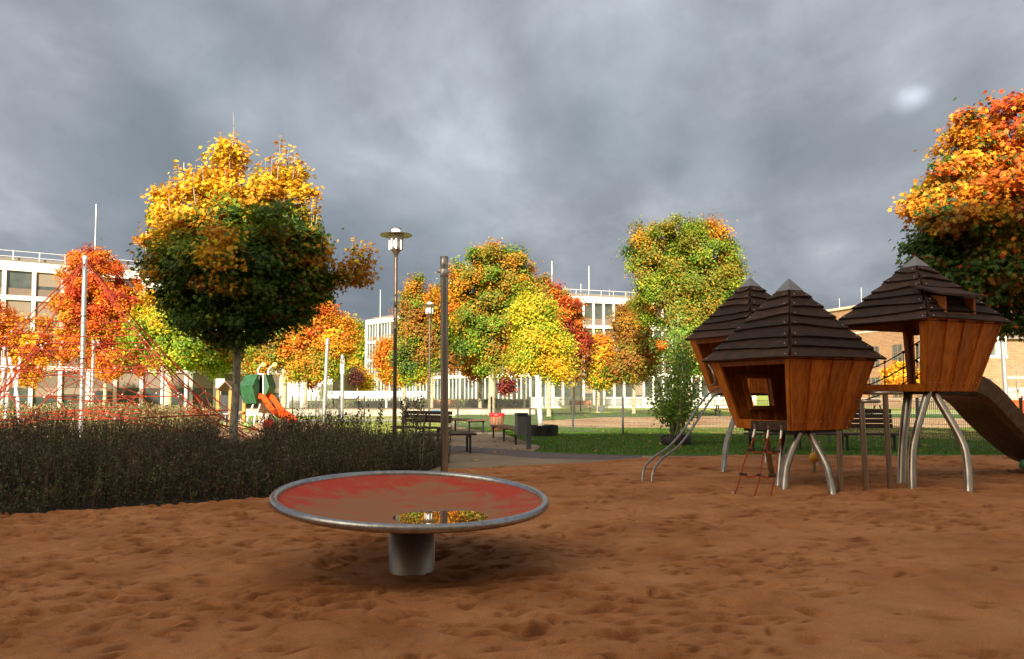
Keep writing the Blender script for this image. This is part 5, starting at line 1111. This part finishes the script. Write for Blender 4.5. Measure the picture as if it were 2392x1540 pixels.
def gate():
    Y = 72; x0, x1 = W(671, 930, Y).x, W(706, 930, Y).x; root = empty('garden_gate', ((x0+x1)/2, Y, 0), 0, 'white framed mesh gate beside the forked orange maple', 'gate'); h = 1.62; w = x1-x0
    for sx in (-1, 1): mb = MB(); mb.box((sx*w/2, 0, h/2), (.13, .12, h)); mb.build('gate_post', 'white_metal', root)
    mb = MB()
    for sx in (-1, 1): mb.box((sx*(w/2-.14), -.02, h/2), (.07, .06, h-.12))
    for z in (.1, h-.1): mb.box((0, -.02, z), (w-.36, .055, .06))
    g = mb.build('gate_leaf', 'white_metal', root); mb = MB()
    for k in range(1, 6): mb.box((0, 0, .1+k*(h-.2)/6), (w-.36, .02, .025))
    for k in range(1, 14): mb.box((-w/2+.18+k*(w-.36)/14, 0, h/2), (.012, .012, h-.2))
    mb.build('mesh', 'fence', g)
gate()
def banners():
    Y = 80; x0 = W(777, 925, Y).x; root = empty('banner_fence', (x0+4, Y, 0), 0, 'row of white printed banners hung on the railing before the middle office block', 'banner'); segs = [(777, 840), (840, 881), (881, 921), (921, 965), (965, 1003)]; z1, z0 = W(0, 914, Y).z, W(0, 931, Y).z
    mb = MB(); mb.bar((x0, Y+.05, z1), (W(1003, 0, Y).x, Y+.05, z1), .05, .05)
    for a in [777]+[s[1] for s in segs]: mb.box((W(a, 0, Y).x, Y+.05, z1/2), (.06, .06, z1))
    mb.build('railing', 'fence', root, world=True)
    for i, (a, b) in enumerate(segs):
        xa, xb = W(a+.5, 0, Y).x, W(b-.5, 0, Y).x; mb = MB(); n = 10
        vs = [(xa+(xb-xa)*k/n, Y-.04+.02*math.sin(k*1.3+i), z) for z in (z0, z1) for k in range(n+1)]; vs += [(x, y+.02, z) for x, y, z in vs]; m = 2*(n+1)
        mb.add(vs, [(k, k+1, n+2+k, n+1+k) for k in range(n)]+[(m+k+1, m+k, m+n+1+k, m+n+2+k) for k in range(n)]); bn = mb.build('banner', 'banner', root, world=True)
        h = z1-z0; mb = MB(); y = Y-.075
        def rect(x, z, w_, h_): mb.box((x, y, z), (w_, .012, h_))
        if i == 1:     # round mark
            cx = xa+(xb-xa)*.64; mb.lathe([(.13, -.01), (.13, .01), (.17, .01), (.17, -.01), (.13, -.01)], 20, smooth=False); mb.v = [(cx+p[0], y+p[2], z0+h*.70+p[1]) for p in mb.v]
        elif i == 2: rect(xa+(xb-xa)*.85, z0+h*.7, .28, .04); rect(xa+(xb-xa)*.80, z0+h*.55, .16, .03)
        elif i == 3: rect(xa+(xb-xa)*.15, z0+h*.14, .7, .04)
        elif i == 4:
            rect((xa+xb)/2, z0+h*.80, (xb-xa)*.9, h*.26); rect(xa+(xb-xa)*.26, z0+h*.45, .10, h*.4); rect(xa+(xb-xa)*.45, z0+h*.40, .08, h*.5); rect(xa+(xb-xa)*.36, z0+h*.20, .4, h*.08)
        elif i == 0: rect(xa+(xb-xa)*.10, z0+h*.72, .5, .12); rect(xa+(xb-xa)*.17, z0+h*.8, .3, .1)
        if mb.v: mb.build('print', 'print_g' if i == 0 else 'print', bn, world=True)
banners()
def low_white_wall():
    Y = 88; x0, x1 = W(660, 900, Y).x, W(778, 900, Y).x; root = empty('garden_wall', ((x0+x1)/2, Y, 0), 0, 'bright white single-storey wall between the left building and the banners', 'wall'); zt = W(0, 869, Y).z
    mb = MB()
    for k in range(5): mb.box((-(x1-x0)/2+(k+.5)*(x1-x0)/5, 0, zt/2), ((x1-x0)/5-.03, .4, zt))
    mb.build('wall', 'white', root); mb = MB(); mb.hexa([((x1-x0)/2+.02, 0, 0), ((x1-x0)/2+1.6, 6, 0), ((x1-x0)/2+1.6, 6.3, 0), ((x1-x0)/2+.02, .3, 0), ((x1-x0)/2+.02, 0, zt*.9), ((x1-x0)/2+1.6, 6, zt*1.25), ((x1-x0)/2+1.6, 6.3, zt*1.25), ((x1-x0)/2+.02, .3, zt*.9)]); mb.build('shaded_side', 'panel', root)  # shade of the white wall's side is put into its brown colour
low_white_wall()
def louvre_plinth():
    Y = 84; x0, x1 = W(1240, 940, Y).x, W(1700, 940, Y).x; root = empty('picket_screen', ((x0+x1)/2, Y, 0), 0, 'long white picket screen in front of the ground floor windows on the right', 'fence'); mb = MB(); h = W(0, 928, Y).z; n = 190
    for k in range(n): mb.box((-(x1-x0)/2+(k+.5)*(x1-x0)/n, 0, h/2), (.05, .05, h))
    mb.box((0, .03, h-.03), (x1-x0, .04, .06)); mb.box((0, .03, .12), (x1-x0, .04, .2)); mb.build('pickets', 'white', root)
louvre_plinth()

# ------------------------------------------------------------ office blocks
def office(name_loc, rz, L, D, zs, bays, label, style='single', wst='white', rail=False, ground=True, cat='office block', plain_ends=True):
    """zs: list of floor lines from the ground up; the last is the roof"""
    root = empty('office_building', name_loc, rz, label, cat); bw = L/bays; top = zs[-1]
    core = MB(); core.box((L/2, D/2+.42, (top-.3)/2-.1), (L-.1, D-.84+.3, top-.3)); core.build('inner_wall', 'panel', root)
    mb = MB(); pw = .34 if rail else .26
    for i, z in enumerate(zs[1:], 1):
        h = .46 if i < len(zs)-1 else .95; zc_ = z-h/2 if i == len(zs)-1 else z
        mb.box((L/2, .14, zc_), (L, .34, h))
        mb.box((-.01, D/2, zc_), (.33, D, h)); mb.box((L+.01, D/2, zc_), (.33, D, h))
    for k in range(bays+1): mb.box((k*bw, .165, top/2-.3), (pw if k not in (0, bays) else .5, .36, top-.62))
    for x in (0, L):
        for k in range(1, 5): mb.box((x, D*k/4, top/2-.3), (.34, pw, top-.62))
    wall = mb.build('wall', wst, root)
    mb = MB(); mb.box((L/2, D/2, top+.05), (L+.1, D+.1, .12)); mb.box((L/2, D/2+.5, top+.3), (L-1.2, D-1.2, .42)); mb.build('roof', 'roofedge', root)
    protos = {}
    for i in range(len(zs)-1):
        z0 = zs[i]+(.23 if i else 0); z1 = zs[i+1]-(.23 if i < len(zs)-2 else .95); h = z1-z0; wv = bw-pw
        key = (round(h, 2), i == 0)
        for k in range(bays):
            x = (k+.5)*bw
            if key not in protos:
                fm = MB(); t = .07
                for sx in (-1, 1): fm.box((sx*(wv/2-t/2), 0, h/2), (t, .16, h-.004))
                sub = [] if style == 'single' else ([-.25, 0, .25] if style == 'quad' else [0])
                fm.box((0, 0, h-t/2), (wv-2*t, .14, t)); sill = .30*h if i else .05
                if i: fm.box((0, .02, sill/2), (wv-2*t, .10, sill))
                w = fm.build('window', 'panel', root, loc=None)
                if sub:
                    vm = MB()
                    for u in sub: vm.box((u*wv, -.02, h/2+.02), (.09, .16, h-.05))
                    vm.build('mullion', wst, w)
                pm = MB(); pm.add([(-wv/2+t, .05, sill), (wv/2-t, .05, sill), (wv/2-t, .05, h-t), (-wv/2+t, .05, h-t)], [(0, 1, 2, 3)]); pm.build('pane', 'glass', w)
                if (k+i) % 1 == 0:
                    bm_ = MB(); bm_.box((0, .03, h-t-.18*h), (wv-2*t-.01, .02, .34*h)); 
                protos[key] = w; o = w
            else: o = copy_tree(protos[key], root)
            o.location = (x, .22, z0+.002)
            if RS.rand() < ((.35 if i else .25) if rail else .12):
                bl = MB(); f = RS.uniform(.25, .95) if i else RS.uniform(.6, 1); bl.box((0, .0, h-.08-(h*.68*f)/2), (wv-.16, .02, h*.68*f)); bl.build('blind', 'louvre' if (RS.rand() < .75 or i == 0) else wst, o)
    if rail:
        mb = MB(); n = int(L/2.2)
        for k in range(n+1): mb.box((k*L/n, .6, top+.62), (.09, .09, 1.15))
        for z in (top+.55, top+1.12): mb.box((L/2, .6, z), (L, .045, .05))
        mb.build('roof_railing', 'white_metal', root)
    return root
def rods(root, spec, m='galv'):
    for x, y, h, r in spec: mb = MB(); z = root.get('_top', 0); mb.tube([(x, y, z), (x, y, z+h)], r, 6); mb.build('roof_mast', m, root)
LBz = W(0, 600, 76).z
A, Bp = Vector((-63.0, 67.6, -.1)), Vector((-27.1, 90.8, -.1)); d = Bp-A
ob = office(A, math.atan2(d.y, d.x), d.length, 14, [0, LBz-11.0, LBz-7.45, LBz-3.95, LBz-.3], 17, 'white office block with tall brown framed windows on the left, mostly behind trees', 'single', rail=True)
ob['_top'] = LBz-.3; rods(ob, [(23, .9, 6.9, .09), (27.9, .9, 4.6, .09), (10, .8, 1.4, .05)])
del ob['_top']
zt2 = W(1285, 682, 109).z
ob = office((-28, 147, -.1), math.atan2(-38, 33.4), math.hypot(38, 33.4), 16, [0, zt2-11.65, zt2-8.15, zt2-4.7, zt2-.3], 12, 'left wing of the middle white office block, receding to the left with grouped narrow windows', 'quad')
ob['_top'] = zt2-.3; rods(ob, [(3.5, 1, 5.6, .12), (50, 1, 5, .1), (12, 1, 1.8, .08), (13.5, 1, 1.8, .08)]); del ob['_top']
ob = office((5.75, 109.0, -.1), math.atan2(4.5, 12.9), 34, 16, [0, zt2-11.65, zt2-8.15, zt2-4.7, zt2-.3], 21, 'right wing of the middle white office block, behind yellow and red maples', 'single', rail=False)
ob['_top'] = zt2-.3; rods(ob, [(6.2, 1, 4.6, .1), (2.4, 1, 1.4, .06), (4.9, 1, 1.9, .08), (9.5, 1, 1.3, .06)])
mb = MB(); mb.box((17, .7, zt2+.7), (34, .06, .06)); [mb.box((k*2.0, .7, zt2+.3), (.06, .06, .8)) for k in range(18)]; mb.build('roof_railing', 'white_metal', ob); del ob['_top']

# brick school building on the right
def brick():
    A = Vector((41.6, 102.5, -.1)); B = Vector((46.9, 85.0, -.1)); d = B-A; H = W(1990, 716, 96).z
    root = empty('brick_building', A, math.atan2(d.y, d.x), 'tall sandy brick building behind the dormer hut, its roof edge rising to the right', 'brick building'); L = d.length
    mb = MB(); mb.box((L/2, 7, H/2), (L, 14, H)); w = mb.build('wall', 'brick', root); mb = MB(); mb.box((L/2, 7, H+.15), (L+.5, 14.5, .32)); mb.build('roof', 'conc', root)
    mb = MB(); mb.box((L/2, -.03, H-3.2), (L, .05, .25)); mb.build('ledge', 'conc', w)
    for z in (1.2, 5.0):
        for k in range(5):
            x = 2+k*3.6; f = MB(); [f.box((x+sx*.7, -.03, z+1.2), (.12, .1, 2.4)) for sx in (-1, 0, 1)]; [f.box((x, -.03, z+q), (1.28, .09, .12)) for q in (0, 1.5, 2.4)]; fo = f.build('window', 'panel', w)
            p = MB(); p.add([(x-.66, -.012, z), (x+.66, -.012, z), (x+.66, -.012, z+2.4), (x-.66, -.012, z+2.4)], [(0, 1, 2, 3)]); p.build('pane', 'glass', fo)
    for x, h in ((2, 1.7), (6, 2.6), (13, 2.2)): mb = MB(); mb.tube([(x, 1, H), (x, 1, H+h)], .06, 6); mb.build('roof_mast', 'galv', root)
    # lower wing facing the park
    A = Vector((45.6, 79.6, -.1)); rz = R(-4); root = empty('brick_building', A, rz, 'lower brick wing at the right edge with a white framed window bay above', 'brick building'); H = W(2340, 850, 79).z
    mb = MB(); mb.box((2.7, 5, 2.6), (5.4, 10, 5.4)); w = mb.build('wall', 'brick', root); mb = MB(); mb.box((11.5, 5.6, 3.6), (12, 10, 7.4)); w2 = mb.build('side_wall', 'brick', root)
    mb = MB(); mb.hexa([(5.5, 0, 7.3), (19, 0, 7.3), (19, 11, 7.3), (5.5, 11, 7.3), (5.5, 3, 10.2), (19, 3, 10.2), (19, 8, 10.2), (5.5, 8, 10.2)]); mb.build('tiled_roof', 'roofedge', root)
    mb = MB(); mb.box((11.5, .56, 3.3), (12, .06, .3)); mb.build('ledge', 'conc', w2)
    mb = MB(); mb.box((2.7, 4.95, 5.45), (5.55, 10.1, .3)); mb.box((2.7, 4.95, 10.5), (5.55, 10.1, .4)); [mb.box((x, .12, 7.95), (.32, .3, 4.8)) for x in (.1, 4.6, 5.25)]; mb.box((2.7, 5.2, 8), (5.2, 9.6, 4.7)); bay = mb.build('window_bay', 'white', root)
    mb = MB(); mb.add([(.26, .38, 5.6), (4.44, .38, 5.6), (4.44, .38, 10.3), (.26, .38, 10.3)], [(0, 1, 2, 3)]); mb.build('pane', 'glass', bay)
    mb = MB(); [mb.box((x, .30, 7.95), (.1, .12, 4.6)) for x in (.9, 1.9, 2.5, 3.1, 3.8)]; mb.box((2.3, .28, 7.6), (4.1, .08, .09)); mb.build('mullion', 'white', bay)
    x0 = 2.95; f = MB(); [f.box((x0+sx*.85, -.04, 1.95), (.2, .14, 2.6)) for sx in (-1, 1)]; f.box((x0, -.04, 3.2), (1.5, .14, .16)); f.box((x0, -.05, .72), (1.9, .2, .12)); f.box((x0+.05, -.02, 1.9), (.08, .08, 2.4)); f.box((x0, -.02, 2.1), (1.5, .07, .07)); fo = f.build('window', 'panel', w)
    p = MB(); p.add([(x0-.75, -.012, .8), (x0+.75, -.012, .8), (x0+.75, -.012, 3.12), (x0-.75, -.012, 3.12)], [(0, 1, 2, 3)]); p.build('pane', 'glass', fo)
    mb = MB(); mb.box((9.1, .57, 1.3), (.9, .08, 2.5)); mb.build('door', 'dark', w2)
brick()

def van():
    Y = 66; c = W(2415, 930, Y); root = empty('parked_van', (c.x, Y, -.1), R(8), 'white van parked at the right edge, only its red-lamped tail in the photo', 'van')
    prof = [(-1.75, .45), (-1.85, 1.0), (-1.80, 1.9), (-1.6, 2.15), (1.4, 2.2), (2.2, 2.1), (3.0, 1.35), (3.6, 1.15), (3.7, .45)]
    mb = MB(); mb.prism([(x, -.95, z) for x, z in prof], (0, 1.9, 0)); body = mb.build('body', 'carw', root)
    mb = MB(); mb.hexa([(-1.2, -.96, 1.3), (1.6, -.96, 1.3), (1.6, -.955, 1.3), (-1.2, -.955, 1.3), (-1.15, -.96, 1.95), (1.6, -.96, 1.95), (1.6, -.955, 1.95), (-1.15, -.955, 1.95)]); mb.build('side_window', 'glass', body)
    for y in (-.86, .86): mb = MB(); mb.box((-1.86, y, 1.2), (.08, .14, .5)); mb.build('tail_lamp', 'tail', root)
    for x in (-.95, 2.6):
        for y in (-.88, .88):
            mb = MB(); mb.tube([(x, y-.12, .36), (x, y+.12, .36)], .36, 20); wh = mb.build('wheel', 'tyre', root); mb = MB(); mb.tube([(x, y-.125, .36), (x, y+.125, .36)], .2, 16); mb.build('rim', 'galv', wh)
van()
def container():
    Y = 50; c = W(2400, 985, Y); root = empty('orange_container', (c.x, Y, -.1), R(-6), 'bright orange container cut by the right edge below the van', 'container'); w = 2.5
    mb = MB(); mb.hexa([(-w/2, -.6, .12), (w/2, -.6, .12), (w/2, .6, .12), (-w/2, .6, .12), (-w/2-.08, -.65, 1.15), (w/2+.08, -.65, 1.15), (w/2+.08, .65, 1.15), (-w/2-.08, .65, 1.15)])
    for k in range(5): mb.box((-w/2+.2+k*.52, -.66, .62), (.07, .08, .9))
    mb.build('body', 'contain', root); mb = MB(); mb.box((0, 0, 1.19), (w+.25, 1.4, .07)); mb.build('lid', 'contain', root)
container()
def right_rail():
    Y = 56; x0, x1 = W(1930, 940, Y).x, W(2460, 940, Y).x; root = empty('railing', ((x0+x1)/2, Y, 0), 0, 'thin upright-barred railing in front of the brick building', 'fence'); mb = MB(); n = int((x1-x0)/.14); h = W(0, 931, Y).z
    for k in range(n): mb.box((-(x1-x0)/2+k*.14, 0, h/2), (.022, .022, h))
    mb.box((0, 0, h), (x1-x0, .04, .04)); mb.box((0, 0, .1), (x1-x0, .04, .04)); mb.build('bars', 'galv', root)
right_rail()
def picnic():
    for i, (px, Y, lab) in enumerate(((1700, 52, 'dark picnic table on the far sand left of the nearest play hut'), (2030, 54, 'dark picnic table under the raised dormer hut, near the railing'))):
        c = W(px, 940, Y); root = empty('picnic_table', (c.x, Y, 0), .3*i, lab, 'picnic table')
        mb = MB(); [mb.box((0, y, .74), (1.8, .12, .045)) for y in (-.3, -.15, 0, .15, .3)]; mb.build('table_top', 'bench', root)
        for y in (-.75, .75): mb = MB(); mb.box((0, y, .45), (1.8, .28, .045)); mb.build('seat', 'bench', root)
        for x in (-.7, .7): mb = MB(); mb.bar((x, -.2, .72), (x, -.6, 0), .08, .05); mb.bar((x, .2, .72), (x, .6, 0), .08, .05); mb.box((x, 0, .40), (.05, 1.6, .08)); mb.build('leg', 'dark', root)
picnic()

# the apartment blocks behind the viewpoint whose shade covers the sandpit
def rear():
    for x0, x1, h, lab in ((-19.2, 62, 19.2, 'tall apartment block behind the viewpoint, casting the shade over the sandpit'), (-60, -19.4, 14.9, 'lower apartment block behind the viewpoint to the left')):
        root = empty('apartment_building', ((x0+x1)/2, -15, 0), 0, lab, 'apartment block'); mb = MB(); mb.box((0, -6, h/2), (x1-x0, 12, h)); mb.build('wall', 'cast', root); mb = MB(); mb.box((0, -6.4, h-.1), (x1-x0+.3, 12.4, .25)); mb.build('roof', 'roofedge', root)
        n = int((x1-x0)/5); mb = MB()
        for k in range(n):
            for z in np.arange(1.2, h-2.4, 3.1): mb.box((-(x1-x0)/2+(k+.5)*(x1-x0)/n, .0, z+.8), (1.6, .08, 1.6))
        mb.build('windows', 'glass', root)['kind'] = 'stuff'
rear()
